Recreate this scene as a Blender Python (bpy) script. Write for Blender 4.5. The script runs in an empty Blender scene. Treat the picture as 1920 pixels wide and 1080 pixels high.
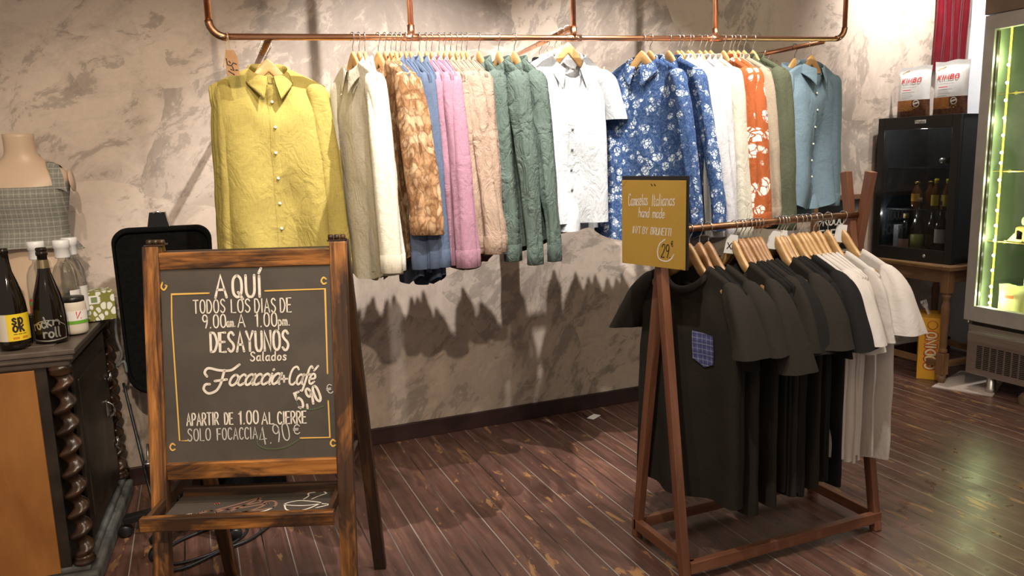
import bpy, bmesh, math, random
import numpy as np
from mathutils import Vector, Matrix

PI = math.pi
random.seed(7)
RNG = np.random.default_rng(11)
SC = bpy.context.scene
COL = SC.collection

# ------------------------------------------------------------------ camera
cam_d = bpy.data.cameras.new('camera')
cam_d.sensor_width = 36.0
cam_d.lens = 1430 * 36.0 / 1920
cam_d.clip_start = 0.05
cam = bpy.data.objects.new('camera', cam_d)
COL.objects.link(cam)
_r = Vector((0.92114, -0.38832, -0.02667)); _d = Vector((-0.08904, -0.14351, -0.98564)); _f = Vector((0.37891, 0.91028, -0.16677))
mw = Matrix.Identity(4)
for i in range(3):
    mw[i][0] = _r[i]; mw[i][1] = -_d[i]; mw[i][2] = -_f[i]
mw[2][3] = 1.5
cam.matrix_world = mw
SC.camera = cam

# ------------------------------------------------------------------ world, lamps, exposure
SC.view_settings.view_transform = 'Standard'
SC.view_settings.look = 'None'
SC.view_settings.gamma = 1.0
SC.view_settings.use_curve_mapping = False
SC.view_settings.exposure = 0.0
w = bpy.data.worlds.new('world'); SC.world = w
w.use_nodes = True
w.node_tree.nodes['Background'].inputs[0].default_value = (1.0, 0.86, 0.72, 1)
w.node_tree.nodes['Background'].inputs[1].default_value = 0.4

def spot(name, loc, target, power, color, angle=70, blend=0.5, size=0.03):
    l = bpy.data.lights.new(name, 'SPOT'); l.energy = power; l.color = color
    l.spot_size = math.radians(angle); l.spot_blend = blend; l.shadow_soft_size = size
    o = bpy.data.objects.new(name, l); COL.objects.link(o)
    o.location = loc
    o.rotation_euler = (Vector(target) - Vector(loc)).to_track_quat('-Z', 'Y').to_euler()
    return o

def area(name, loc, target, power, color, sx, sy):
    l = bpy.data.lights.new(name, 'AREA'); l.energy = power; l.color = color
    l.shape = 'RECTANGLE'; l.size = sx; l.size_y = sy
    o = bpy.data.objects.new(name, l); COL.objects.link(o)
    o.location = loc
    o.rotation_euler = (Vector(target) - Vector(loc)).to_track_quat('-Z', 'Y').to_euler()
    return o

WARM = (1.0, 0.80, 0.58); NEUT = (1.0, 0.93, 0.84); COOL = (0.93, 0.97, 1.0)
spot('ceiling_spot_shirts_left', (1.0, 2.22, 3.08), (1.05, 3.92, 0.85), 380, NEUT, 66, 0.55, 0.012)
spot('ceiling_spot_shirts_right', (2.1, 2.22, 3.08), (2.15, 3.92, 0.85), 310, NEUT, 66, 0.55, 0.012)
spot('ceiling_spot_front_left', (0.55, 1.45, 3.08), (0.85, 2.7, 0.3), 140, NEUT, 95, 0.7)
spot('ceiling_spot_front_right', (2.0, 1.45, 3.08), (2.0, 2.7, 0.3), 130, NEUT, 95, 0.7)
spot('ceiling_spot_board', (-0.35, 1.3, 3.08), (0.0, 2.9, 1.0), 80, WARM, 95, 0.8)
spot('ceiling_spot_entrance', (-0.1, -0.95, 3.0), (0.1, 3.92, 0.70), 300, WARM, 34, 0.35)
spot('ceiling_spot_corner', (4.32, 3.38, 3.05), (4.70, 3.92, 2.15), 170, NEUT, 120, 1.0)
area('ambient_fill_room', (0.6, 0.2, 3.1), (0.9, 1.4, 0.0), 20, WARM, 2.0, 1.2)  # added warm ambient fill, not an actual fixture
area('ambient_fill_right', (3.2, 1.6, 3.1), (3.4, 2.0, 0.0), 20, WARM, 1.2, 1.0)  # second added fill, lifts the right side of the room

# ------------------------------------------------------------------ node helpers
def mat(name, color=(0.5, 0.5, 0.5), rough=0.6, metal=0.0, spec=None):
    m = bpy.data.materials.new(name); m.use_nodes = True
    b = m.node_tree.nodes['Principled BSDF']
    b.inputs['Base Color'].default_value = (*color, 1)
    b.inputs['Roughness'].default_value = rough
    b.inputs['Metallic'].default_value = metal
    if spec is not None: b.inputs['Specular IOR Level'].default_value = spec
    return m

class NT:
    def __init__(s, m): s.t = m.node_tree; s.b = s.t.nodes.get('Principled BSDF')
    def n(s, typ, **kw):
        x = s.t.nodes.new(typ)
        for k, v in kw.items(): setattr(x, k, v)
        return x
    def l(s, a, b): s.t.links.new(a, b)
    def coord(s, kind='Object'): return s.n('ShaderNodeTexCoord').outputs[kind]
    def attr(s, name): return s.n('ShaderNodeAttribute', attribute_name=name).outputs['Vector']
    def mapping(s, v, scale=(1, 1, 1), rot=(0, 0, 0), loc=(0, 0, 0)):
        x = s.n('ShaderNodeMapping'); x.inputs['Scale'].default_value = scale; x.inputs['Rotation'].default_value = rot; x.inputs['Location'].default_value = loc
        s.l(v, x.inputs['Vector']); return x.outputs[0]
    def noise(s, v, scale=5, detail=4, rough=0.5, dist=0.0, out=0):
        x = s.n('ShaderNodeTexNoise'); x.inputs['Scale'].default_value = scale; x.inputs['Detail'].default_value = detail
        x.inputs['Roughness'].default_value = rough; x.inputs['Distortion'].default_value = dist
        s.l(v, x.inputs['Vector']); return x.outputs[out]
    def vor(s, v, scale=5, feature='F1', out='Distance', rnd=1.0):
        x = s.n('ShaderNodeTexVoronoi', feature=feature); x.inputs['Scale'].default_value = scale; x.inputs['Randomness'].default_value = rnd
        s.l(v, x.inputs['Vector']); return x.outputs[out]
    def ramp(s, f, stops, interp='LINEAR'):
        x = s.n('ShaderNodeValToRGB'); x.color_ramp.interpolation = interp
        e = x.color_ramp.elements
        while len(e) < len(stops): e.new(0.5)
        for i, (p, c) in enumerate(stops):
            e[i].position = p
            e[i].color = (*c, 1) if isinstance(c, tuple) else (c, c, c, 1)
        s.l(f, x.inputs[0]); return x.outputs[0]
    def mix(s, f, a, b, mode='MIX'):
        x = s.n('ShaderNodeMix', data_type='RGBA', blend_type=mode)
        for v, i in ((f, 0), (a, 6), (b, 7)):
            if isinstance(v, (int, float)): x.inputs[i].default_value = v
            elif isinstance(v, tuple): x.inputs[i].default_value = (*v, 1)
            else: s.l(v, x.inputs[i])
        return x.outputs[2]
    def math(s, op, a, b=None, c=None):
        x = s.n('ShaderNodeMath', operation=op)
        for i, v in enumerate((a, b, c)):
            if v is None: continue
            if isinstance(v, (int, float)): x.inputs[i].default_value = v
            else: s.l(v, x.inputs[i])
        return x.outputs[0]
    def sep(s, v):
        x = s.n('ShaderNodeSeparateXYZ'); s.l(v, x.inputs[0]); return x.outputs
    def comb(s, x_, y_, z_):
        x = s.n('ShaderNodeCombineXYZ')
        for i, v in enumerate((x_, y_, z_)):
            if isinstance(v, (int, float)): x.inputs[i].default_value = v
            else: s.l(v, x.inputs[i])
        return x.outputs[0]
    def bump(s, h, strength=0.3, dist=0.01, prev=None):
        x = s.n('ShaderNodeBump'); x.inputs['Strength'].default_value = strength; x.inputs['Distance'].default_value = dist
        s.l(h, x.inputs['Height'])
        if prev is not None: s.l(prev, x.inputs['Normal'])
        s.l(x.outputs[0], s.b.inputs['Normal']); return x.outputs[0]
    def color(s, c): s.l(c, s.b.inputs['Base Color'])

# ------------------------------------------------------------------ materials
def plaster(name, base, mid, dark):
    m = mat(name, base, 0.62); N = NT(m)
    c = N.coord()
    wob = N.noise(c, 2.6, 4, 0.6, 0.0, 1)
    cw = N.mix(0.14, c, wob, 'ADD')
    masks = []
    for k, (sc, seed) in enumerate(((1.4, 0.0), (2.4, 5.3))):
        cell = N.vor(N.mapping(cw, (1, 1, 1), (0, 0, 0), (seed, 0, seed)), sc, 'F1', 'Color')
        cs = N.sep(cell)
        ang = N.math('ADD', N.math('MULTIPLY', cs[0], 2.2), -0.3)
        r = N.n('ShaderNodeVectorRotate', rotation_type='Y_AXIS'); N.l(cw, r.inputs['Vector']); N.l(ang, r.inputs['Angle'])
        st = N.mapping(r.outputs[0], (2.6, 1, 5.4))
        streak = N.noise(st, 1.5 + k * 0.7, 10, 0.72, 0.35)
        th = N.math('ADD', streak, N.math('MULTIPLY', N.math('SUBTRACT', cs[1], 0.5), 0.22))
        masks.append((th, streak))
    big = N.math('MULTIPLY', N.math('SUBTRACT', N.noise(c, 1.0, 4, 0.55, 0.6), 0.5), 0.5)
    s0 = N.ramp(N.math('ADD', masks[0][0], big), [(0.45, 0.0), (0.62, 1.0)])
    col = N.mix(s0, base, mid)
    s1 = N.ramp(N.math('ADD', masks[1][0], big), [(0.555, 0.0), (0.59, 0.7), (0.72, 1.0)])
    s2 = N.ramp(N.math('SUBTRACT', masks[0][0], big), [(0.60, 0.0), (0.63, 0.7), (0.78, 1.0)])
    col = N.mix(N.math("MULTIPLY", s1, 0.72), col, dark)
    col = N.mix(N.math('MULTIPLY', s2, 0.65), col, dark)
    fine = N.noise(c, 30, 5, 0.7)
    col = N.mix(N.ramp(fine, [(0.35, 0.12), (0.6, 0.0)]), col, dark)
    spk = N.vor(c, 120, 'F1')
    spm = N.math('MULTIPLY', N.ramp(spk, [(0.05, 1.0), (0.11, 0.0)]), N.ramp(N.noise(c, 2.5, 3), [(0.5, 0.0), (0.62, 1.0)]))
    col = N.mix(spm, col, (0.85, 0.83, 0.8))
    N.color(col)
    N.bump(N.math('ADD', s1, N.math('MULTIPLY', fine, 0.6)), 0.15, 0.005)
    return m

def planks(name):
    m = mat(name, (0.1, 0.05, 0.04), 0.34); N = NT(m)
    c = N.coord(); W = 0.097
    x, y, z = N.sep(c)
    xs = N.math('DIVIDE', N.math('ADD', x, 0.045), W)
    idx = N.math('FLOOR', xs); fr = N.math('FRACT', xs)
    wn = N.n('ShaderNodeTexWhiteNoise', noise_dimensions='1D'); N.l(idx, wn.inputs['W'])
    tone = wn.outputs['Value']
    off = N.math('MULTIPLY', tone, 37.0)
    pc = N.comb(N.math('ADD', N.math('MULTIPLY', x, 22.0), off), N.math('ADD', N.math('MULTIPLY', y, 1.7), off), 0.0)
    grain = N.noise(pc, 1.3, 7, 0.66, 0.7)
    base = N.ramp(grain, [(0.28, (0.036, 0.017, 0.013)), (0.5, (0.105, 0.050, 0.037)), (0.72, (0.20, 0.10, 0.072))])
    base = N.mix(N.math('MULTIPLY', tone, 0.45), base, (0.07, 0.033, 0.03))
    wc = N.comb(N.math('ADD', N.math('MULTIPLY', x, 13.0), off), N.math('MULTIPLY', y, 4.2), 0.0)
    worn = N.ramp(N.noise(wc, 1.25, 5, 0.62, 0.5), [(0.60, 0.0), (0.635, 1.0)])
    wmask = N.ramp(N.noise(c, 1.1, 2, 0.5), [(0.40, 0.1), (0.56, 1.0)])
    worn = N.math('MULTIPLY', N.math('MULTIPLY', worn, wmask), 0.85)
    base = N.mix(worn, base, (0.36, 0.19, 0.075))
    kn = N.vor(N.comb(N.math('ADD', N.math('MULTIPLY', x, 6.0), off), N.math('MULTIPLY', y, 2.2), 0.0), 0.9, 'F1')
    base = N.mix(N.ramp(kn, [(0.04, 0.6), (0.09, 0.0)]), base, (0.016, 0.009, 0.008))
    dust = N.ramp(N.noise(c, 3.0, 5, 0.6), [(0.45, 0.0), (0.8, 0.14)])
    base = N.mix(dust, base, (0.23, 0.15, 0.12))
    edge = N.math('ABSOLUTE', N.math('SUBTRACT', fr, 0.5))
    gap = N.ramp(edge, [(0.470, 0.0), (0.482, 1.0)])
    pale = N.noise(N.comb(N.math('MULTIPLY', x, 3.0), N.math('MULTIPLY', y, 0.7), 0.0), 1.5, 3, 0.5)
    gcol = N.ramp(pale, [(0.40, (0.014, 0.010, 0.009)), (0.54, (0.30, 0.26, 0.23))])
    N.color(N.mix(gap, base, gcol))
    N.l(N.ramp(N.noise(c, 9, 4, 0.6), [(0.3, 0.24), (0.7, 0.46)]), N.b.inputs['Roughness'])
    b1 = N.bump(N.math('SUBTRACT', 1.0, gap), 0.5, 0.004)
    N.bump(grain, 0.18, 0.004, b1)
    return m

def wood(name, dark, mid, light, rough=0.45, along=2.2, across=26, contrast=(0.3, 0.5, 0.68), burnt=None):
    m = mat(name, mid, rough); N = NT(m)
    c = N.attr('wc')
    g = N.noise(N.mapping(c, (along, across, across)), 1.0, 6, 0.62, 0.8)
    col = N.ramp(g, [(contrast[0], dark), (contrast[1], mid), (contrast[2], light)])
    if burnt:
        p = N.ramp(N.noise(N.mapping(c, (3.0, 11, 11)), 1.1, 5, 0.6, 0.6), [(0.42, 0.0), (0.58, 1.0)])
        col = N.mix(N.math('MULTIPLY', p, burnt[1]), col, burnt[0])
    N.color(col)
    N.bump(g, 0.2, 0.002)
    return m

def fabric(name, color, crease=0.5, scale=1.0, weave=0.25, var=0.09, rough=0.92, dark=None):
    m = mat(name, color, rough, spec=0.2); N = NT(m)
    c = N.coord()
    slub = N.noise(N.mapping(c, (260, 260, 40)), 1.0, 2, 0.6)
    slub2 = N.noise(N.mapping(c, (40, 40, 260)), 1.0, 2, 0.6)
    dk = dark or tuple(v * (1 - 2.2 * var) for v in color)
    lt = tuple(min(1, v * (1 + var)) for v in color)
    f = N.math('MULTIPLY', N.math('ADD', slub, slub2), 0.5)
    N.color(N.ramp(f, [(0.3, dk), (0.5, color), (0.7, lt)]))
    cr = N.noise(N.mapping(c, (12 * scale, 12 * scale, 7.5 * scale)), 1.0, 5, 0.55, 1.2)
    ridge = N.math('ABSOLUTE', N.math('SUBTRACT', cr, 0.5))
    b1 = N.bump(ridge, crease, 0.028)
    N.bump(f, weave, 0.002, b1)
    return m

def pattern_fabric(name, bg, builder, crease=0.35):
    m = fabric(name, bg, crease); N = NT(m)
    old = N.b.inputs['Base Color'].links[0].from_socket
    N.color(builder(N, N.coord(), old))
    return m

def floral(N, c, base, petal=(0.48, 0.54, 0.60), leaf=(0.17, 0.25, 0.38), scale=27.0):
    w_ = N.mix(0.035, c, N.noise(c, 14, 3, 0.6, 0, 1), 'ADD')
    d = N.vor(w_, scale, 'F1'); d2 = N.vor(w_, scale * 2.6, 'F1'); sm = N.vor(w_, scale * 2.6, 'DISTANCE_TO_EDGE')
    fl = N.math('MULTIPLY', N.ramp(d, [(0.42, 1.0), (0.50, 0.0)]), N.ramp(sm, [(0.06, 0.0), (0.13, 1.0)]))
    clus = N.ramp(N.noise(c, 11, 3, 0.6), [(0.42, 0.0), (0.50, 1.0)])
    st = N.noise(w_, 30, 4, 0.7, 1.6)
    ln = N.ramp(N.math('ABSOLUTE', N.math('SUBTRACT', st, 0.5)), [(0.012, 1.0), (0.03, 0.0)])
    col = N.mix(N.math('MULTIPLY', ln, 0.42), base, leaf)
    return N.mix(N.math('MULTIPLY', fl, clus), col, petal)

def floral_orange(N, c, base):
    w_ = N.mix(0.05, c, N.noise(c, 9, 3, 0.6, 0, 1), 'ADD')
    d = N.vor(w_, 13.5, 'F1'); e = N.vor(w_, 34, 'DISTANCE_TO_EDGE')
    fl = N.math('MULTIPLY', N.ramp(d, [(0.40, 1.0), (0.46, 0.0)]), N.ramp(e, [(0.045, 0.0), (0.09, 1.0)]))
    mid = N.ramp(d, [(0.10, 1.0), (0.14, 0.0)])
    col = N.mix(fl, base, (0.66, 0.58, 0.52))
    return N.mix(N.math('MULTIPLY', mid, 0.85), col, (0.06, 0.08, 0.18))

def leafprint(N, c, base):
    w_ = N.mix(0.05, c, N.noise(c, 9, 3, 0.6, 0, 1), 'ADD')
    def layer(scale, rot):
        w2 = N.mapping(w_, scale, rot)
        cs = N.sep(N.vor(w2, 1.0, 'F1', 'Color')); e = N.vor(w2, 1.0, 'DISTANCE_TO_EDGE'); d = N.vor(w2, 1.0, 'F1')
        g = N.noise(w2, 1.6, 4, 0.6, 0.8)
        col = N.ramp(N.math('ADD', N.math('MULTIPLY', cs[0], 0.5), N.math('MULTIPLY', g, 0.5)), [(0.2, (0.11, 0.05, 0.022)), (0.42, (0.25, 0.13, 0.058)), (0.56, (0.36, 0.215, 0.115)), (0.72, (0.46, 0.32, 0.20)), (0.88, (0.22, 0.15, 0.06))])
        col = N.mix(N.ramp(d, [(0.25, 0.0), (0.8, 0.55)]), col, (0.12, 0.055, 0.022))
        return N.mix(N.ramp(e, [(0.0, 0.55), (0.12, 0.0)]), col, (0.08, 0.035, 0.015))
    a_ = layer((40, 40, 22), (0.4, 0.9, 0.3)); b_ = layer((34, 34, 20), (-0.5, -0.8, 0.6))
    return N.mix(N.ramp(N.noise(c, 16, 3, 0.6, 0.8), [(0.46, 0.0), (0.54, 1.0)]), a_, b_)

def whiteblue(N, c, base):
    f = N.noise(c, 22, 3, 0.6, 1.0)
    return N.mix(N.ramp(f, [(0.5, 0.0), (0.56, 0.9)]), base, (0.22, 0.24, 0.48))

def glass(name, tint=(1, 1, 1), gloss=0.1, rough=0.02, edge=0.45):
    m = bpy.data.materials.new(name); m.use_nodes = True; t = m.node_tree; t.nodes.clear()
    o = t.nodes.new('ShaderNodeOutputMaterial'); a = t.nodes.new('ShaderNodeBsdfTransparent'); g = t.nodes.new('ShaderNodeBsdfGlossy')
    a.inputs[0].default_value = (*tint, 1); g.inputs['Roughness'].default_value = rough
    lw = t.nodes.new('ShaderNodeLayerWeight'); lw.inputs[0].default_value = 0.35
    mp = t.nodes.new('ShaderNodeMath'); mp.operation = 'MULTIPLY_ADD'; mp.inputs[1].default_value = edge; mp.inputs[2].default_value = gloss
    t.links.new(lw.outputs['Facing'], mp.inputs[0])
    mx = t.nodes.new('ShaderNodeMixShader'); t.links.new(mp.outputs[0], mx.inputs[0]); t.links.new(a.outputs[0], mx.inputs[1]); t.links.new(g.outputs[0], mx.inputs[2])
    t.links.new(mx.outputs[0], o.inputs[0]); return m

def emit(name, color, strength):
    m = mat(name, color, 0.5); b = m.node_tree.nodes['Principled BSDF']
    b.inputs['Emission Color'].default_value = (*color, 1); b.inputs['Emission Strength'].default_value = strength
    return m

def noisy(name, a, b, scale=8, rough=0.5, metal=0.0, bump=0.1, lo=0.35, hi=0.65, stretch=(1, 1, 1)):
    m = mat(name, a, rough, metal); N = NT(m); c = N.mapping(N.coord(), stretch)
    f = N.noise(c, scale, 5, 0.6, 0.3)
    N.color(N.ramp(f, [(lo, a), (hi, b)]))
    if bump: N.bump(f, bump, 0.003)
    return m

M = {}
M['plaster'] = plaster('trowelled_plaster', (0.60, 0.50, 0.43), (0.46, 0.385, 0.335), (0.24, 0.20, 0.178))
M['white_wall'] = noisy('white_painted_wall', (0.62, 0.68, 0.76), (0.7, 0.75, 0.82), 6, 0.7)
M['planks'] = planks('dark_floor_planks')
M['baseboard'] = noisy('dark_baseboard_paint', (0.022, 0.008, 0.009), (0.035, 0.013, 0.013), 9, 0.5)
M['ceiling'] = noisy('ceiling_paint', (0.45, 0.42, 0.38), (0.5, 0.46, 0.42), 4, 0.8)
M['copper'] = noisy('copper_pipe', (0.66, 0.30, 0.16), (0.80, 0.42, 0.26), 14, 0.28, 1.0, 0.03, stretch=(0.4, 1, 1))
M['old_copper'] = noisy('aged_copper', (0.20, 0.10, 0.055), (0.42, 0.22, 0.12), 20, 0.42, 1.0, 0.05)
M['screw'] = mat('bright_screw', (0.8, 0.8, 0.8), 0.25, 1.0)
M['chrome'] = mat('chrome_wire', (0.72, 0.72, 0.72), 0.22, 1.0)
M['dark_wire'] = mat('dark_wire', (0.12, 0.11, 0.1), 0.35, 1.0)
M['hanger'] = wood('hanger_wood', (0.36, 0.19, 0.065), (0.47, 0.27, 0.105), (0.56, 0.35, 0.15), 0.38, 3, 30)
M['hanger_dark'] = wood('hanger_wood_brown', (0.24, 0.11, 0.045), (0.31, 0.155, 0.062), (0.38, 0.20, 0.085), 0.38, 3, 30)
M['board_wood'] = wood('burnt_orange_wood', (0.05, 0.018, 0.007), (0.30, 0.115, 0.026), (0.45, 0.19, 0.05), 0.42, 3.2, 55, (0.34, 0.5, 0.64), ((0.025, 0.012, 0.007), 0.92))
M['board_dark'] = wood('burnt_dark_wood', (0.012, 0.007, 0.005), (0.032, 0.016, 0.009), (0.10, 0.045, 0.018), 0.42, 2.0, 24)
M['rack_wood'] = wood('reddish_rack_wood', (0.11, 0.042, 0.022), (0.17, 0.066, 0.034), (0.22, 0.09, 0.048), 0.42, 2.5, 26)
M['table_wood'] = wood('brown_table_wood', (0.13, 0.065, 0.028), (0.20, 0.105, 0.048), (0.28, 0.16, 0.08), 0.5, 2.5, 22)
M['cab_panel'] = noisy('orange_brown_veneer', (0.20, 0.075, 0.018), (0.36, 0.155, 0.042), 3.2, 0.38, 0, 0.06, 0.28, 0.7, (1.6, 1, 0.7))
M['cab_dark'] = noisy('dark_polished_wood', (0.012, 0.009, 0.007), (0.035, 0.024, 0.017), 9, 0.36, 0, 0.1)
M['cab_top'] = noisy('worn_dark_top', (0.05, 0.038, 0.03), (0.15, 0.115, 0.095), 7, 0.4, 0, 0.1, 0.3, 0.75, (1, 0.35, 1))
M['cab_grey'] = noisy('dusty_grey_wood', (0.05, 0.053, 0.052), (0.15, 0.155, 0.15), 10, 0.7)
M['twist'] = noisy('twisted_column_wood', (0.02, 0.011, 0.007), (0.085, 0.036, 0.016), 14, 0.3, 0, 0.08, 0.4, 0.75)
M['chalkboard'] = noisy('chalkboard_paint', (0.052, 0.043, 0.036), (0.075, 0.062, 0.05), 6, 0.55, 0, 0.05)
M['chalk'] = noisy('cream_chalk_paint', (0.62, 0.56, 0.48), (0.74, 0.68, 0.6), 60, 0.85, 0, 0.05)
M['chalk_grey'] = noisy('grey_chalk', (0.42, 0.41, 0.38), (0.55, 0.53, 0.5), 60, 0.9, 0, 0.05)
M['chalk_gold'] = mat('gold_paint', (0.66, 0.40, 0.09), 0.6)
M['chalk_green'] = mat('dark_green_chalk', (0.075, 0.10, 0.05), 0.9)
M['chalk_brown'] = mat('brown_chalk', (0.22, 0.11, 0.075), 0.9)
M['chalk_red'] = mat('red_chalk', (0.5, 0.1, 0.06), 0.9)
M['mustard'] = noisy('mustard_card', (0.40, 0.235, 0.035), (0.44, 0.265, 0.045), 5, 0.6, 0, 0)
M['ink'] = mat('dark_ink', (0.02, 0.012, 0.01), 0.8)
M['paper'] = mat('white_paper', (0.75, 0.73, 0.70), 0.8)
M['kraft'] = noisy('kraft_card', (0.30, 0.16, 0.07), (0.36, 0.20, 0.09), 30, 0.85)
M['string'] = mat('twine', (0.42, 0.29, 0.15), 0.9)
M['black_pl'] = mat('black_plastic', (0.012, 0.012, 0.012), 0.35)
M['black_fab'] = noisy('black_padding', (0.004, 0.004, 0.004), (0.007, 0.007, 0.007), 60, 1.0)
M['black_fab'].node_tree.nodes['Principled BSDF'].inputs['Specular IOR Level'].default_value = 0.1
M['black_gloss'] = mat('black_gloss', (0.008, 0.008, 0.008), 0.12)
M['fridge_side'] = noisy('black_metal_side', (0.014, 0.017, 0.022), (0.02, 0.024, 0.03), 40, 0.3)
M['cable'] = mat('black_cable', (0.012, 0.014, 0.016), 0.4)
M['steel'] = noisy('brushed_steel', (0.50, 0.48, 0.45), (0.62, 0.60, 0.57), 4, 0.38, 1.0, 0.02, stretch=(1, 1, 30))
M['steel_paint'] = noisy('grey_steel_frame', (0.42, 0.41, 0.39), (0.50, 0.49, 0.47), 6, 0.4, 0.3, 0.02)
M['brown_header'] = noisy('brown_header', (0.16, 0.11, 0.075), (0.21, 0.15, 0.11), 6, 0.4)
M['liner'] = noisy('fridge_liner', (0.27, 0.34, 0.25), (0.32, 0.40, 0.29), 3, 0.35, 0, 0)
M['glass'] = glass('clear_glass', (0.94, 0.97, 0.95), 0.05)
M['dark_glass'] = glass('dark_door_glass', (0.62, 0.64, 0.65), 0.012, 0.02, 0.12)
M['bottle_glass'] = glass('clear_bottle_glass', (0.90, 0.92, 0.91), 0.06)
M['led'] = emit('led_dot', (1.0, 0.98, 0.78), 40)
M['led_strip'] = emit('led_strip_glow', (0.95, 0.85, 0.05), 5)
M['dark_bottle'] = mat('dark_bottle_glass', (0.010, 0.006, 0.004), 0.06)
M['amber'] = mat('amber_glass', (0.16, 0.05, 0.012), 0.1)
M['white_pl'] = mat('white_plastic', (0.78, 0.78, 0.79), 0.4)
M['yellow_lab'] = mat('yellow_label', (0.76, 0.54, 0.02), 0.55)
M['silver_lab'] = mat('silver_label', (0.55, 0.52, 0.47), 0.35, 0.8)
M['gold_lab'] = mat('pale_gold_foil', (0.42, 0.33, 0.2), 0.3, 0.9)
M['red_lab'] = mat('red_label', (0.55, 0.02, 0.015), 0.45)
M['green_lab'] = mat('green_label', (0.13, 0.36, 0.03), 0.5)
M['cream'] = mat('creamy_content', (0.62, 0.55, 0.45), 0.6)
M['skin'] = noisy('mannequin_plastic', (0.56, 0.41, 0.29), (0.60, 0.45, 0.33), 4, 0.42, 0, 0)
M['kimbo_silver'] = noisy('silver_foil_bag', (0.70, 0.73, 0.76), (0.80, 0.82, 0.85), 12, 0.34, 0.05, 0.35)
M['kimbo_brown'] = noisy('coffee_print', (0.04, 0.014, 0.008), (0.16, 0.06, 0.022), 60, 0.4, 0, 0.1)
M['kimbo_orange'] = noisy('orange_print', (0.45, 0.19, 0.04), (0.30, 0.09, 0.025), 18, 0.4, 0, 0.05)
M['red_ink'] = mat('red_print', (0.62, 0.02, 0.03), 0.5)
M['grey_ink'] = mat('grey_print', (0.30, 0.31, 0.33), 0.6)
M['box_yellow'] = noisy('orange_yellow_carton', (0.72, 0.34, 0.025), (0.78, 0.40, 0.03), 5, 0.5, 0, 0)
M['box_white'] = mat('pale_blue_carton', (0.58, 0.64, 0.75), 0.55)
M['box_red'] = mat('orange_red_print', (0.56, 0.09, 0.02), 0.5)
M['box_cream'] = mat('cream_print', (0.80, 0.66, 0.36), 0.5)
M['fork'] = mat('silver_fork', (0.75, 0.76, 0.78), 0.25, 0.6)
M['red_drape'] = noisy('glossy_red_vinyl', (0.085, 0.003, 0.008), (0.12, 0.004, 0.011), 7, 0.25, 0, 0.15)
M['plate'] = noisy('pale_floor_board', (0.50, 0.42, 0.38), (0.57, 0.49, 0.45), 5, 0.7)
M['mat_brown'] = noisy('brown_coir', (0.09, 0.055, 0.03), (0.17, 0.11, 0.06), 90, 0.95, 0, 0.9)
M['gold_trim'] = mat('brass_edge', (0.55, 0.38, 0.14), 0.35, 0.8)
M['button'] = mat('pearl_button', (0.72, 0.68, 0.58), 0.3)
M['button_dark'] = mat('dark_button', (0.12, 0.12, 0.13), 0.3)
M['lemon'] = mat('lemon_liqueur', (0.42, 0.42, 0.10), 0.25)
M['pink_lab'] = mat('pink_label', (0.52, 0.30, 0.24), 0.5)
M['olive_lab'] = mat('muted_green_label', (0.17, 0.25, 0.11), 0.5)
M['cork'] = noisy('cork', (0.30, 0.18, 0.10), (0.4, 0.26, 0.15), 80, 0.9)
M['cheese'] = noisy('yellow_cheese', (0.70, 0.44, 0.12), (0.75, 0.52, 0.2), 8, 0.5)
M['pasta'] = noisy('pasta_bag', (0.62, 0.56, 0.24), (0.75, 0.70, 0.42), 9, 0.35, 0, 0.4)
M['jar_green'] = mat('mint_lid', (0.25, 0.45, 0.34), 0.4)
M['frost'] = noisy('frosted_bag', (0.45, 0.5, 0.4), (0.6, 0.65, 0.55), 9, 0.4, 0, 0.4)

# tissue box leaf print
def _tissue():
    m = mat('leaf_tissue_print', (0.3, 0.3, 0.05), 0.6); N = NT(m); c = N.coord()
    v = N.mapping(c, (42, 42, 30), (0.3, 0.5, 0.7)); d = N.vor(v, 1.0, 'F1', rnd=0.7); e = N.vor(v, 1.0, 'DISTANCE_TO_EDGE', rnd=0.7)
    f = N.math('MULTIPLY', N.ramp(d, [(0.44, 1.0), (0.5, 0.0)]), N.ramp(e, [(0.07, 0.0), (0.11, 1.0)]))
    N.color(N.mix(f, (0.20, 0.20, 0.035), (0.72, 0.72, 0.66))); return m
M['tissue'] = _tissue()

def _plaid(name, base, lt, dk, sc, axes=(0, 2), thin=0.06):
    m = fabric(name, base, 0.25); N = NT(m); c = N.sep(N.coord()); col = N.b.inputs['Base Color'].links[0].from_socket
    for a in axes:
        f = N.math('FRACT', N.math('MULTIPLY', c[a], sc))
        col = N.mix(N.math('MULTIPLY', N.ramp(f, [(0.5, 0.0), (0.52, 1.0)]), 0.45), col, dk)
        f2 = N.math('ABSOLUTE', N.math('SUBTRACT', N.math('FRACT', N.math('MULTIPLY', c[a], sc * 2)), 0.5))
        col = N.mix(N.math('MULTIPLY', N.ramp(f2, [(thin, 1.0), (thin + 0.03, 0.0)]), 0.75), col, lt)
    N.color(col); return m
M['corset'] = _plaid('grey_green_plaid', (0.235, 0.235, 0.205), (0.40, 0.38, 0.33), (0.185, 0.188, 0.165), 26, (0, 2), 0.06)
M['pocket'] = _plaid('blue_plaid', (0.085, 0.095, 0.24), (0.34, 0.35, 0.46), (0.05, 0.055, 0.14), 26, (0, 2), 0.04)

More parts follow.
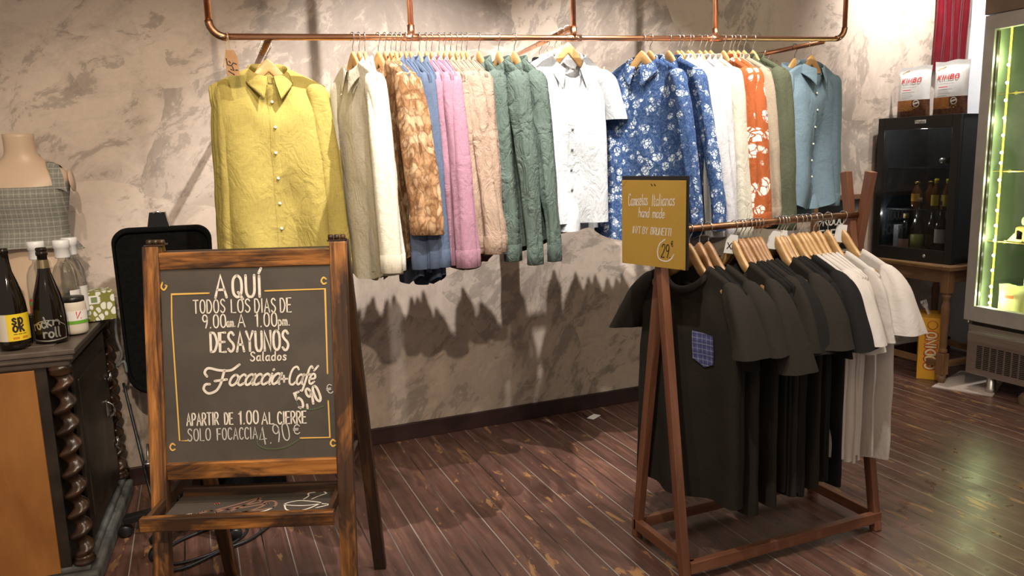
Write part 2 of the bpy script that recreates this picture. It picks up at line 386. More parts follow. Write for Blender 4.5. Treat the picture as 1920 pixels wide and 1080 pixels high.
F = {}
F['yellow'] = fabric('yellow_linen', (0.36, 0.288, 0.080), 0.42, 1.0, 0.3)
F['white'] = fabric('white_cotton', (0.52, 0.50, 0.465), 0.25)
F['beige'] = fabric('off_white_linen', (0.56, 0.52, 0.43), 0.3)
F['print'] = pattern_fabric('brown_leaf_print', (0.4, 0.25, 0.12), leafprint)
F['blue'] = fabric('slate_blue_cotton', (0.075, 0.102, 0.165), 0.3)
F['pink'] = fabric('mauve_pink_linen', (0.27, 0.145, 0.20), 0.4)
F['tan'] = fabric('dusty_beige_linen', (0.275, 0.20, 0.155), 0.65, 1.2)
F['green'] = fabric('sage_green_linen', (0.082, 0.112, 0.098), 0.8, 1.3)
F['bright'] = fabric('bright_white_linen', (0.40, 0.415, 0.435), 0.45, 1.2)
F['wblue'] = pattern_fabric('white_blue_print', (0.7, 0.7, 0.78), whiteblue)
F['black'] = fabric('black_cotton', (0.012, 0.012, 0.015), 0.3)
F['navy'] = fabric('dark_navy_cotton', (0.018, 0.02, 0.04), 0.3)
F['floral'] = pattern_fabric('blue_floral_print', (0.022, 0.05, 0.14), floral)
F['floral_dark'] = pattern_fabric('navy_floral_print', (0.02, 0.035, 0.085), lambda N, c, b: floral(N, c, b, (0.2, 0.22, 0.26), (0.08, 0.1, 0.15)))
F['grey'] = fabric('pale_grey_cotton', (0.41, 0.405, 0.425), 0.35)
F['cream'] = fabric('cream_cotton', (0.42, 0.40, 0.33), 0.45)
F['orange'] = pattern_fabric('orange_flower_print', (0.29, 0.075, 0.022), floral_orange)
F['khaki'] = fabric('khaki_cotton', (0.26, 0.21, 0.155), 0.3)
F['olive'] = fabric('olive_green_cotton', (0.060, 0.066, 0.040), 0.35)
F['denim'] = fabric('light_blue_denim', (0.132, 0.192, 0.235), 0.3)
F['char'] = fabric('charcoal_jersey', (0.023, 0.019, 0.015), 0.22, 0.7, 0.1, 0.04)
F['tblack'] = fabric('black_jersey', (0.012, 0.011, 0.010), 0.2, 0.7)
F['twhite'] = fabric('white_jersey', (0.60, 0.545, 0.50), 0.3, 0.6, 0.08, 0.025)

# ------------------------------------------------------------------ mesh builder
class MB:
    def __init__(s): s.v = []; s.f = []; s.m = []; s.wc = []; s.sm = []
    def add(s, V, Fs, mi=0, wc=None, smooth=True, mtx=None):
        o = len(s.v)
        V = [Vector(p) for p in V]
        if wc is None: wc = V
        rnd = Vector((random.random() * 9, random.random() * 9, random.random() * 9))
        for p, q in zip(V, wc):
            s.v.append((mtx @ p) if mtx else p); s.wc.append(Vector(q) + rnd)
        for f in Fs:
            s.f.append([i + o for i in f]); s.m.append(mi); s.sm.append(smooth)
        return s
    def box(s, c, size, mi=0, bev=0.0, rot=None, along=None, seg=2):
        bm = bmesh.new(); bmesh.ops.create_cube(bm, size=1.0)
        for v in bm.verts: v.co = Vector((v.co.x * size[0], v.co.y * size[1], v.co.z * size[2]))
        if bev > 0:
            bev = min(bev, min(size) * 0.45)
            bmesh.ops.bevel(bm, geom=list(bm.edges), offset=bev, segments=seg, affect='EDGES', profile=0.5)
        bm.verts.index_update()
        V = [v.co.copy() for v in bm.verts]; Fs = [[v.index for v in f.verts] for f in bm.faces]; bm.free()
        a = along if along is not None else max(range(3), key=lambda i: size[i])
        wc = [(p[a], p[(a + 1) % 3], p[(a + 2) % 3]) for p in V]
        m = Matrix.Translation(Vector(c)) @ (rot.to_4x4() if rot else Matrix.Identity(4))
        return s.add(V, Fs, mi, wc, False, m)
    def beam(s, p0, p1, w_, d_, xdir=(1, 0, 0), mi=0, bev=0.003):
        p0 = Vector(p0); p1 = Vector(p1); z = (p1 - p0); L = z.length; z.normalize()
        x = Vector(xdir); x = (x - z * x.dot(z)).normalized(); y = z.cross(x)
        R = Matrix((x, y, z)).transposed()
        return s.box((p0 + p1) / 2, (w_, d_, L), mi, bev, R, along=2)
    def tube(s, pts, r, n=10, mi=0, caps=True, closed=False):
        P = [Vector(p) for p in pts]; k = len(P)
        rr = r if isinstance(r, (list, tuple)) else [r] * k
        T = []
        for i in range(k):
            a = P[(i - 1) % k] if (closed or i > 0) else P[0]; b = P[(i + 1) % k] if (closed or i < k - 1) else P[-1]
            d = b - a; T.append(d.normalized() if d.length > 1e-9 else Vector((0, 0, 1)))
        up = Vector((0, 0, 1)) if abs(T[0].z) < 0.9 else Vector((1, 0, 0))
        nx = (up - T[0] * up.dot(T[0])).normalized()
        V = []; wc = []; L = 0
        for i in range(k):
            if i: L += (P[i] - P[i - 1]).length
            nx = (nx - T[i] * nx.dot(T[i])).normalized(); ny = T[i].cross(nx)
            for j in range(n):
                a = 2 * PI * j / n
                V.append(P[i] + (nx * math.cos(a) + ny * math.sin(a)) * rr[i]); wc.append((L, math.cos(a) * rr[i], math.sin(a) * rr[i]))
        Fs = []
        for i in range(k if closed else k - 1):
            for j in range(n):
                a = i * n + j; b = i * n + (j + 1) % n; c = ((i + 1) % k) * n + (j + 1) % n; d = ((i + 1) % k) * n + j
                Fs.append([a, b, c, d])
        if caps and not closed:
            Fs.append(list(range(n))[::-1]); Fs.append([(k - 1) * n + j for j in range(n)])
        return s.add(V, Fs, mi, wc)
    def lathe(s, prof, c=(0, 0, 0), n=24, mi=0, mtx=None, caps=True, ell=1.0):
        V = []; wc = []
        for (r, z) in prof:
            for j in range(n):
                a = 2 * PI * j / n
                V.append(Vector((r * math.cos(a), r * math.sin(a) * ell, z))); wc.append((z, r * math.cos(a), r * math.sin(a)))
        k = len(prof); Fs = []
        for i in range(k - 1):
            for j in range(n):
                Fs.append([i * n + j, i * n + (j + 1) % n, (i + 1) * n + (j + 1) % n, (i + 1) * n + j])
        if caps:
            Fs.append(list(range(n))[::-1]); Fs.append([(k - 1) * n + j for j in range(n)])
        m = Matrix.Translation(Vector(c)) @ (mtx.to_4x4() if mtx else Matrix.Identity(4))
        return s.add(V, Fs, mi, wc, True, m)
    def grid(s, P, mi=0, closed=False, smooth=True):
        P = np.asarray(P); r, c = P.shape[:2]
        V = [tuple(p) for p in P.reshape(-1, 3)]
        Fs = []
        for i in range(r - 1):
            for j in range(c if closed else c - 1):
                j2 = (j + 1) % c
                Fs.append([i * c + j, i * c + j2, (i + 1) * c + j2, (i + 1) * c + j])
        return s.add(V, Fs, mi, None, smooth)
    def prism(s, pts, t, mi=0, mtx=None, smooth=False):
        n = len(pts); V = [(x, -t / 2, z) for x, z in pts] + [(x, t / 2, z) for x, z in pts]
        Fs = [list(range(n)), list(range(2 * n - 1, n - 1, -1))] + [[i, i + n, (i + 1) % n + n, (i + 1) % n] for i in range(n)]
        return s.add(V, Fs, mi, [(v[0], v[1], v[2]) for v in V], smooth, mtx)
    def build(s, name, mats, parent=None, loc=None, rz=0):
        me = bpy.data.meshes.new(name)
        me.from_pydata([tuple(v) for v in s.v], [], s.f)
        if not isinstance(mats, (list, tuple)): mats = [mats]
        for m in mats: me.materials.append(m)
        me.polygons.foreach_set('material_index', s.m)
        me.polygons.foreach_set('use_smooth', s.sm)
        at = me.attributes.new('wc', 'FLOAT_VECTOR', 'POINT')
        at.data.foreach_set('vector', [c for v in s.wc for c in v])
        me.update()
        return link(name, me, parent, loc, rz)

def link(name, me, parent=None, loc=None, rz=0):
    o = bpy.data.objects.new(name, me); COL.objects.link(o)
    if parent: o.parent = parent
    if loc is not None: o.location = loc
    if rz: o.rotation_euler = (0, 0, rz)
    return o

def thing(name, label, cat, loc=(0, 0, 0), rz=0.0, group=None):
    o = bpy.data.objects.new(name, None); COL.objects.link(o)
    o.empty_display_size = 0.05
    o.location = loc; o.rotation_euler = (0, 0, rz)
    o['label'] = label; o['category'] = cat
    if group: o['group'] = group
    return o

def tag(o, label, cat, group=None):
    o['label'] = label; o['category'] = cat
    if group: o['group'] = group
    return o

def struct(o):
    o['kind'] = 'structure'; return o

def catmull(pts, n=6):
    P = [np.array(p, float) for p in pts]
    if len(P) < 3: return pts
    out = []
    closed = np.allclose(P[0], P[-1])
    for i in range(len(P) - 1):
        p1, p2 = P[i], P[i + 1]
        p0 = P[i - 1] if i > 0 else (P[-2] if closed else 2 * p1 - p2)
        p3 = P[i + 2] if i + 2 < len(P) else (P[1] if closed else 2 * p2 - p1)
        for k in range(n):
            t = k / n
            out.append(0.5 * ((2 * p1) + (-p0 + p2) * t + (2 * p0 - 5 * p1 + 4 * p2 - p3) * t * t + (-p0 + 3 * p1 - 3 * p2 + p3) * t ** 3))
    out.append(P[-1])
    return [tuple(p) for p in out]

# ------------------------------------------------------------------ hand lettering (stroke font)
GL = {
 'A': '.5|0,0 .25,1 .5,0|.09,.35 .41,.35', 'B': '.45|0,0 0,1|~0,1 .3,.97 .38,.78 .28,.57 0,.53|~0,.53 .32,.51 .43,.27 .3,.03 0,0',
 'C': '.43|~.42,.85 .28,1 .08,.9 0,.5 .08,.1 .28,0 .42,.15', 'D': '.46|0,0 0,1|~0,1 .28,.94 .45,.5 .28,.06 0,0',
 'E': '.4|.4,1 0,1 0,0 .4,0|0,.52 .33,.52', 'F': '.4|.4,1 0,1 0,0|0,.52 .33,.52', 'G': '.46|~.42,.85 .28,1 .08,.9 0,.5 .1,.08 .3,0 .44,.15|.44,.15 .44,.45 .25,.45',
 'H': '.44|0,0 0,1|.44,0 .44,1|0,.52 .44,.52', 'I': '.1|.05,0 .05,1', 'Í': '.16|.05,0 .05,.95|.04,1.1 .16,1.32', 'J': '.3|~.28,1 .28,.2 .14,0 0,.15',
 'K': '.44|0,0 0,1|.42,1 0,.42|.13,.55 .44,0', 'L': '.38|0,1 0,0 .37,0', 'M': '.55|0,0 .05,1 .27,.3 .5,1 .55,0', 'N': '.44|0,0 0,1 .44,0 .44,1',
 'O': '.46|~.23,1 .05,.85 0,.5 .05,.15 .23,0 .41,.15 .46,.5 .41,.85 .23,1', 'P': '.42|0,0 0,1|~0,1 .3,.97 .42,.75 .3,.5 0,.46',
 'Q': '.48|~.23,1 .05,.85 0,.5 .05,.15 .23,0 .41,.15 .46,.5 .41,.85 .23,1|.27,.22 .5,-.1', 'R': '.44|0,0 0,1|~0,1 .3,.97 .42,.75 .3,.5 0,.46|.15,.47 .44,0',
 'S': '.42|~.4,.86 .25,1 .08,.93 .03,.75 .15,.57 .32,.43 .4,.24 .3,.04 .14,0 0,.13', 'T': '.46|0,1 .46,1|.23,1 .23,0', 'U': '.44|~0,1 0,.5 .02,.2 .12,.02 .22,0 .32,.02 .42,.2 .44,.5 .44,1',
 'V': '.46|0,1 .23,0 .46,1', 'X': '.44|0,1 .44,0|0,0 .44,1', 'Y': '.46|0,1 .23,.5 .46,1|.23,.5 .23,0', 'Z': '.42|0,1 .42,1 0,0 .42,0',
 '0': '.42|~.21,1 .04,.85 0,.5 .04,.15 .21,0 .38,.15 .42,.5 .38,.85 .21,1', '1': '.2|0,.78 .16,1 .16,0', '2': '.42|~0,.78 .1,.97 .3,.97 .38,.75 .25,.4 0,0|0,0 .42,0',
 '3': '.4|~0,.9 .2,1 .35,.8 .2,.55 .38,.3 .2,0 0,.1', '4': '.44|.32,0 .32,1 0,.3 .44,.3', '5': '.42|.4,1 .07,1 .03,.58|~.03,.58 .24,.64 .41,.42 .36,.1 .17,0 0,.1',
 '9': '.42|~.4,.75 .27,.98 .08,.93 .02,.7 .12,.5 .3,.52 .4,.75|~.4,.75 .38,.4 .26,0', '.': '.12|.04,0 .06,.03', ',': '.14|.08,.06 .02,-.14', "'": '.1|.06,1 .03,.8',
 '+': '.36|.18,.1 .18,.55|0,.32 .36,.32', '/': '.3|0,0 .28,1', '€': '.44|~.44,.85 .3,1 .12,.88 .06,.5 .12,.12 .3,0 .44,.15|0,.58 .34,.58|0,.42 .32,.42',
 'a': '.38|~.32,.45 .18,.56 .03,.42 .02,.15 .14,0 .28,.12 .33,.4|~.34,.56 .33,.15 .4,0', 'b': '.36|0,1 0,0|~0,.35 .14,.56 .32,.42 .33,.15 .2,0 0,.12',
 'c': '.32|~.31,.45 .17,.56 .03,.42 .02,.14 .15,0 .31,.1', 'd': '.38|~.32,.45 .18,.56 .03,.42 .02,.15 .14,0 .32,.14|.34,1 .34,0',
 'e': '.33|~.03,.28 .3,.32 .27,.5 .15,.57 .03,.42 .02,.14 .15,0 .32,.12', 'é': '.33|~.03,.28 .3,.32 .27,.5 .15,.57 .03,.42 .02,.14 .15,0 .32,.12|.16,.75 .32,1',
 'f': '.3|~.36,.9 .26,1 .17,.85 .14,.4 .08,-.3 -.02,-.35|.0,.52 .32,.55', 'h': '.36|0,1 0,0|~0,.35 .16,.56 .31,.42 .33,0', 'i': '.12|.04,.55 .04,.08 .1,0|.04,.75 .05,.78',
 'k': '.34|0,1 0,0|.3,.56 0,.25|.1,.33 .33,0', 'l': '.12|~.03,1 .03,.15 .1,0', 'm': '.52|0,.55 0,0|~0,.35 .13,.56 .25,.4 .26,0|~.26,.35 .38,.56 .5,.4 .51,0',
 'n': '.36|0,.55 0,0|~0,.35 .16,.56 .31,.42 .33,0', 'o': '.36|~.17,.56 .03,.42 .02,.14 .17,0 .32,.14 .33,.42 .17,.56', 'p': '.36|0,.55 0,-.4|~0,.35 .14,.56 .32,.42 .33,.15 .2,0 0,.12',
 'r': '.26|0,.55 0,0|~0,.32 .12,.53 .25,.5', 's': '.3|~.28,.48 .15,.56 .04,.46 .1,.32 .24,.22 .26,.07 .12,0 0,.08', 't': '.26|~.1,.9 .1,.15 .2,0 .26,.06|0,.58 .25,.58',
 'u': '.36|~0,.55 .01,.15 .14,0 .29,.15 .32,.55|.32,.55 .34,0', 'v': '.32|0,.55 .15,0 .3,.55', 'x': '.3|0,.55 .3,0|0,0 .3,.55', 'g': '.36|~.32,.45 .18,.56 .03,.42 .02,.15 .14,0 .32,.16|~.33,.55 .33,-.2 .18,-.38 .03,-.28',
}
def strokes_of(text, h, sx=1.0, gap=0.12, slant=0.0, jitter=0.0):
    x = 0; out = []
    for ch in text:
        if ch == ' ': x += 0.3 * sx; continue
        parts = GL[ch].split('|'); w_ = float(parts[0]) * sx
        dy = (random.random() - 0.5) * jitter
        for st in parts[1:]:
            sm = st[0] == '~'
            pts = [tuple(float(q) for q in p.split(',')) for p in st.lstrip('~').split()]
            if sm: pts = catmull(pts, 5)
            out.append([((x + p[0] * sx + slant * p[1]) * h, (p[1] + dy) * h) for p in pts])
        x += w_ + gap * sx
    return out, (x - gap * sx) * h

def ribbon(mb, pts, w_, fr, mi=0):
    """flat stroke; fr(u, v) -> 3d point on the surface"""
    n = len(pts); L = []; R = []
    for i, p in enumerate(pts):
        a = np.array(pts[max(i - 1, 0)]); b = np.array(pts[min(i + 1, n - 1)])
        d = b - a; d = d / (np.linalg.norm(d) + 1e-9); nn = np.array([-d[1], d[0]])
        k = 1.0
        if 0 < i < n - 1:
            d1 = np.array(p) - a; d1 = d1 / (np.linalg.norm(d1) + 1e-9)
            k = min(1.6, 1 / max(0.5, abs(np.dot(d1, d))))
        L.append(np.array(p) + nn * w_ / 2 * k); R.append(np.array(p) - nn * w_ / 2 * k)
    V = [fr(*q) for q in L] + [fr(*q) for q in R]
    mb.add(V, [[i, i + 1, n + i + 1, n + i] for i in range(n - 1)], mi, smooth=False)
    for i in (0, n - 1):
        V = [fr(pts[i][0] + w_ / 2 * math.cos(2 * PI * k / 10), pts[i][1] + w_ / 2 * math.sin(2 * PI * k / 10)) for k in range(10)]
        mb.add(V, [list(range(10))], mi, smooth=False)

def lettering(mb, text, h, u0, v0, fr, sw, width=None, sx=1.0, gap=0.12, slant=0.0, rot=0.0, mi=0, jitter=0.0, skew=0.0):
    st, L = strokes_of(text, h, sx, gap, slant, jitter)
    k = (width / L) if width else 1.0
    c, s_ = math.cos(rot), math.sin(rot)
    for p in st:
        q = [(a * k, b) for a, b in p]
        q = [(u0 + a * c - b * s_, v0 + a * s_ + b * c + skew * a) for a, b in q]
        ribbon(mb, q, sw, fr, mi)

# ------------------------------------------------------------------ the setting
def plane_struct(name, pts, m, thick):
    mb = MB(); P = [Vector(p) for p in pts]
    n = (P[1] - P[0]).cross(P[2] - P[0]).normalized() * -thick
    V = P + [p + n for p in P]
    mb.add(V, [[0, 1, 2, 3], [7, 6, 5, 4], [0, 4, 5, 1], [1, 5, 6, 2], [2, 6, 7, 3], [3, 7, 4, 0]], smooth=False)
    return struct(mb.build(name, m))
WY = 3.92; WX = 5.2; CZ = 3.2
plane_struct('floor', [(-2.6, -1.0, 0), (WX, -1.0, 0), (WX, WY, 0), (-2.6, WY, 0)], M['planks'], 0.05)
plane_struct('wall_back', [(-2.6, WY, 0), (WX, WY, 0), (WX, WY, CZ), (-2.6, WY, CZ)], M['plaster'], 0.1)
plane_struct('wall_right', [(WX, WY, 0), (WX, -1.0, 0), (WX, -1.0, CZ), (WX, WY, CZ)], M['white_wall'], 0.1)
plane_struct('ceiling', [(-2.6, WY, CZ), (WX, WY, CZ), (WX, -1.0, CZ), (-2.6, -1.0, CZ)], M['ceiling'], 0.1)
b = MB(); b.box(((-2.6 + WX) / 2, WY - 0.009, 0.045), (WX + 2.6, 0.018, 0.09), 0, 0.003)
struct(b.build('baseboard_back', M['baseboard']))

# ------------------------------------------------------------------ garments
class Wob:
    """smooth pseudo noise from a few sine waves"""
    def __init__(s, seed, lo, hi, n=9, aniso=(1, 1, 1)):
        r = np.random.default_rng(seed)
        d = r.normal(size=(n, 3)); d /= np.linalg.norm(d, axis=1)[:, None]
        s.k = d * r.uniform(lo, hi, size=(n, 1)) * np.array(aniso); s.p = r.uniform(0, 6.28, n); s.n = n
    def __call__(s, P):
        return np.sin(P @ s.k.T + s.p).sum(-1) / math.sqrt(s.n)

def sstep(x, a, b):
    t = np.clip((x - a) / (b - a), 0, 1); return t * t * (3 - 2 * t)

class Body:
    def __init__(s, seed=0, a_sh=0.215, a_mid=0.24, a_hem=0.255, L=0.76, b=0.05, nrx=0.07, nry=0.045, ztop=-0.098, drop=0.05, slope=0.068, fold=0.014, wr=0.004, tail=0.05, sway=(0, 0), fk=30, hemcurve=1.0):
        s.__dict__.update(locals()); s.w1 = Wob(seed, 5, 16, aniso=(1.6, 1, 0.35)); s.w2 = Wob(seed + 1, 22, 60, 12, (1, 1, 0.8)); s.w3 = Wob(seed + 2, 3, 7)
        r = np.random.default_rng(seed); s.ph = r.uniform(0, 6.28, 4)
    def pos(s, t, v):
        t = np.asarray(t, float); v = np.asarray(v, float)
        A = s.a_sh + (s.a_mid - s.a_sh) * sstep(v, 0.05, 0.4) + (s.a_hem - s.a_mid) * sstep(v, 0.35, 1.0) - 0.012 * np.exp(-((v - 0.22) / 0.1) ** 2)
        x = np.cos(t) * A; ax = np.abs(x)
        sn = np.sin(t)
        B = np.maximum(s.b * sstep(v, -0.02, 0.22), 0.0145) * np.abs(sn) ** 0.6
        q = np.clip(1 - (x / s.nrx) ** 2, 0, 1)
        Bn = s.nry * np.sqrt(q) * (1 - sstep(v, 0.0, 0.3))
        y = np.sign(sn) * np.maximum(np.maximum(B, Bn), 0.006 * (np.abs(sn) > 1e-3))
        zs = s.ztop - s.slope * np.clip((ax - s.nrx) / (s.a_sh - s.nrx), 0, 1.3) ** 1.1
        zs = zs - np.where(sn < 0, s.drop, 0.012) * np.sqrt(q)
        zb = s.ztop - s.L + s.tail * np.clip(ax / s.a_hem, 0, 1) ** 2.2
        z = zs * (1 - v) + zb * v
        P = np.stack([x, y, z], -1)
        env = np.clip(np.abs(sn), 0, 1) ** 0.8 * sstep(v, 0.06, 0.6)
        f1 = np.sin(x * s.fk + s.ph[0] + np.where(sn > 0, 2.1, 0.0) + 1.4 * s.w3(P) + v * 1.0)
        y = y + env * s.fold * (0.65 * f1 + 0.55 * s.w1(P)) * (0.35 + v)
        y = y + s.wr * s.w2(P) * sstep(v, 0.02, 0.12) * np.abs(sn)
        x = x + s.wr * 0.8 * s.w2(P + 3.1) * sstep(v, 0.05, 0.2)
        # armpit pull: short diagonal creases
        x = x + s.sway[0] * v ** 2; y = y + s.sway[1] * v ** 2
        z = z + 0.006 * s.w3(P * 1.3) * v
        return np.stack([x, y, z], -1)
    def zsh(s, x):
        return s.ztop - s.slope * max(0.0, (x - s.nrx) / (s.a_sh - s.nrx)) ** 1.1
    def front(s, x, v):
        A = s.a_sh + (s.a_mid - s.a_sh) * sstep(v, 0.05, 0.4) + (s.a_hem - s.a_mid) * sstep(v, 0.35, 1.0) - 0.012 * np.exp(-((v - 0.22) / 0.1) ** 2)
        return s.pos(-np.arccos(np.clip(x / A, -1, 1)), v)
    def mesh(s, nt=72, nv=44):
        t = np.linspace(0, 2 * PI, nt, endpoint=False); v = np.linspace(0, 1, nv) ** 1.15
        T, Vv = np.meshgrid(t, v); P = s.pos(T, Vv)
        top = P[0].copy(); sh = np.abs(top[:, 0]) > s.nrx * 0.98
        top[sh, 1] *= 0.1; top[sh, 2] += 0.006
        mb = MB(); mb.grid(np.concatenate([top[None], P]), closed=True); return mb

def sleeve_mesh(side, seed, x0, z0, L, out=0.04, fwd=0.0, r0=(0.05, 0.042), r1=(0.034, 0.032), wr=0.006, nt=26, nv=46, bend=0.0, cap=0.085, fold=0.006):
    s = np.linspace(0, 1, nv); th = np.linspace(0, 2 * PI, nt, endpoint=False)
    S, T = np.meshgrid(s, th, indexing='ij')
    cr = np.sqrt(np.clip(S / cap, 0, 1) * (2 - np.clip(S / cap, 0, 1)))
    rx = (r0[0] + (r1[0] - r0[0]) * S ** 0.8) * cr; ry = (r0[1] + (r1[1] - r0[1]) * S ** 0.8) * cr
    w1 = Wob(seed, 8, 18, aniso=(1, 1, 0.6)); w2 = Wob(seed + 5, 25, 70, 12, (1, 1, 0.7)); w3 = Wob(seed + 7, 2, 5)
    cx = side * (x0 + out * S ** 0.75) ; cy = fwd * S ** 1.2 + bend * np.sin(PI * S)
    cz = z0 - L * S
    P0 = np.stack([cx, cy, cz], -1)
    amp = 1 + (0.09 * np.sin(3 * T + seed + 1.2 * w3(P0) + 1.5 * S) + 0.06 * np.sin(5 * T + 2.0 * w3(P0 + 1) - 2 * S)) * cr * sstep(S, 0.02, 0.2)
    x = cx + rx * np.cos(T) * amp + 0.008 * w3(P0 * 1.2) * S; y = cy + ry * np.sin(T) * amp + 0.008 * w3(P0 * 1.1 + 2) * S
    P = np.stack([x, y, cz], -1)
    d = (wr * 0.42 * w2(P) + wr * 0.30 * w1(P)) * cr
    x = x + d * np.cos(T); y = y + d * np.sin(T); z = cz + 0.004 * w1(P) * S
    G = np.stack([x, y, z], -1)
    mb = MB(); mb.grid(G, closed=True)
    return mb, G[-1]

def cuff_mesh(ring, h=0.062, k=1.015, flare=0.0):
    c = ring.mean(0); rows = []
    for dz, kk in ((0.004, 0.97), (0.002, k), (-h * 0.5, k * (1 + flare / 2)), (-h, k * (1 + flare)), (-h - 0.002, (k - 0.05) * (1 + flare)), (-h + 0.02, (k - 0.12) * (1 + flare))):
        q = c + (ring - c) * np.array([kk, kk, 0.3]); q = q + np.array([0, 0, dz]); rows.append(q)
    mb = MB(); mb.grid(np.stack(rows), closed=True); return mb

def collar_mesh(bd, open_=0.0, h=0.032, point=0.045):
    """stand + turned-down leaf around the neck"""
    s = np.linspace(-1, 1, 41); rx = bd.nrx * 0.95; ry = max(bd.nry, 0.016)
    gap = 0.16 + open_ * 0.5
    rows = []
    for k, (dr, dz, pt) in enumerate(((0.002, -0.012, 0), (0.001, 0.010, 0), (0.002, h * 0.92, 0), (0.004, h, 0), (0.008, h * 0.9, 0), (0.013, 0.004, 0.25), (0.017, -0.016, 0.8), (0.019, -0.022, 1.0), (0.016, -0.022, 1.0))):
        ang = s * (PI - gap)
        fr = (1 - np.cos(ang)) / 2                      # 0 back, 1 front
        q = np.abs(s) ** 5
        x = (rx + dr) * np.sin(ang) + pt * q * 0.018 * np.sign(s); y = (ry + dr * 0.9) * np.cos(ang) - pt * q * 0.010
        z = bd.ztop - 0.004 - fr ** 1.6 * (bd.drop - 0.004) + dz * (1 - 0.25 * fr) - pt * q * point
        rows.append(np.stack([x, y, z], -1))
    mb = MB(); mb.grid(np.stack(rows)); return mb

def strip_mesh(bd, x0, x1, v0, v1, off, nv=40, nx=5):
    xs = np.linspace(x0, x1, nx); vs = np.linspace(v0, v1, nv)
    X, Vv = np.meshgrid(xs, vs); P = bd.front(X, Vv); P[..., 1] -= off * np.where((X == x0) | (X == x1), 0.3, 1.0)
    mb = MB(); mb.grid(P); return mb

_btn = {}
def button(parent, p, m, r=0.0055):
    if (m.name, r) not in _btn:
        mb = MB(); mb.lathe([(0.0001, -0.0022), (r * 0.8, -0.0024), (r, -0.0012), (r, 0.001), (0.0001, 0.001)], n=14, mtx=Matrix.Rotation(-PI / 2, 3, 'X'))
        o = mb.build('button', m, parent); _btn[(m.name, r)] = o.data
    else: o = link('button', _btn[(m.name, r)], parent)
    o.location = p; return o

def make_shirt(name, label, cat, loc, rz, fab, group, seed, body=None, sleeve=None, long=True, buttons=None, placket=False, open_=0.0, collar=True, cuffs=True, tilt=0.0):
    t = thing(name, label, cat, loc, rz, group)
    if tilt: t.rotation_euler = (0, tilt, rz)
    bd = Body(seed=seed, **(body or {}))
    bd.mesh().build('body', fab, t)
    sl = dict(L=0.60, out=0.04, wr=0.006); sl.update(sleeve or {})
    near = sl.pop('near', {})
    for side in (-1, 1):
        q = dict(sl)
        if side == 1: q.update(near)
        elif near and long: q['out'] = 0.02; q['r0'] = (q['r0'][0] * 0.7, q['r0'][1] * 0.6)
        mb, ring = sleeve_mesh(side, seed * 3 + side + 40, bd.a_sh - 0.042, bd.zsh(bd.a_sh - 0.042) + 0.003, **q)
        mb.build('sleeve', fab, t)
        if long and cuffs: cuff_mesh(ring).build('cuff', fab, t)
    if collar: collar_mesh(bd, open_).build('collar', fab, t)
    if placket: strip_mesh(bd, -0.016, 0.016, 0.03 if not open_ else 0.25, 0.995, 0.004).build('placket', fab, t)
    if buttons:
        n, m, v0, v1 = buttons
        for k in range(n):
            v = v0 + (v1 - v0) * k / (n - 1)
            p = bd.front(np.array(0.0), np.array(v)); button(t, (p[0], p[1] - 0.007, p[2]), m)
    return t, bd

def make_tee(name, label, loc, rz, fab, group, seed, body=None, sleeve=None, pocket=False):
    t = thing(name, label, 't-shirt', loc, rz, group)
    bp = dict(a_sh=0.255, a_mid=0.27, a_hem=0.285, L=0.86, b=0.045, nrx=0.095, nry=0.05, ztop=-0.128, drop=0.075, slope=0.075, fold=0.03, wr=0.0025, tail=0.01, fk=24)
    bp.update(body or {}); bd = Body(seed=seed, **bp)
    bd.mesh(72, 40).build('body', fab, t)
    sp = dict(L=0.25, out=0.085, r0=(0.05, 0.06), r1=(0.05, 0.085), wr=0.004, nv=26, cap=0.3, fold=0.004); sp.update(sleeve or {})
    for side in (-1, 1):
        mb, ring = sleeve_mesh(side, seed * 3 + side + 90, bd.a_sh - 0.062, bd.zsh(bd.a_sh - 0.062) + 0.003, **sp)
        mb.build('sleeve', fab, t)
    # neck rib
    ang = np.linspace(0, 2 * PI, 48, endpoint=False); rows = []
    for dr, dz in ((0.0, 0.004), (0.006, 0.008), (0.012, 0.003), (0.016, -0.010), (0.014, -0.014)):
        x = (bd.nrx - 0.004 + dr) * np.cos(ang); y = (bd.nry + dr) * np.sin(ang)
        q = np.clip(1 - (np.cos(ang)) ** 2, 0, 1) ** 0.5
        z = bd.ztop - np.where(np.sin(ang) < 0, bd.drop, 0.012) * q + dz - (dr * 0.6)
        rows.append(np.stack([x, y, z], -1))
    mb = MB(); mb.grid(np.stack(rows), closed=True); mb.build('neckband', fab, t)
    if pocket:
        xs = np.linspace(0.065, 0.155, 11); rows = []; vv = np.linspace(0.05, 0.8, 160)
        for q in np.linspace(0, 1, 14):
            r_ = []
            for x in xs:
                zt_ = -0.355 - q * (0.125 - 0.022 * abs(x - 0.11) / 0.045) - 0.10 * (x - 0.11)
                P = bd.front(np.full(160, x), vv); k_ = int(np.argmin(np.abs(P[:, 2] - zt_))); r_.append((P[k_, 0], P[k_, 1] - 0.005, zt_))
            rows.append(r_)
        mb = MB(); mb.grid(np.array(rows)); o = mb.build('pocket', M['pocket'], t); o['label'] = 'blue plaid chest pocket'
    return t, bd

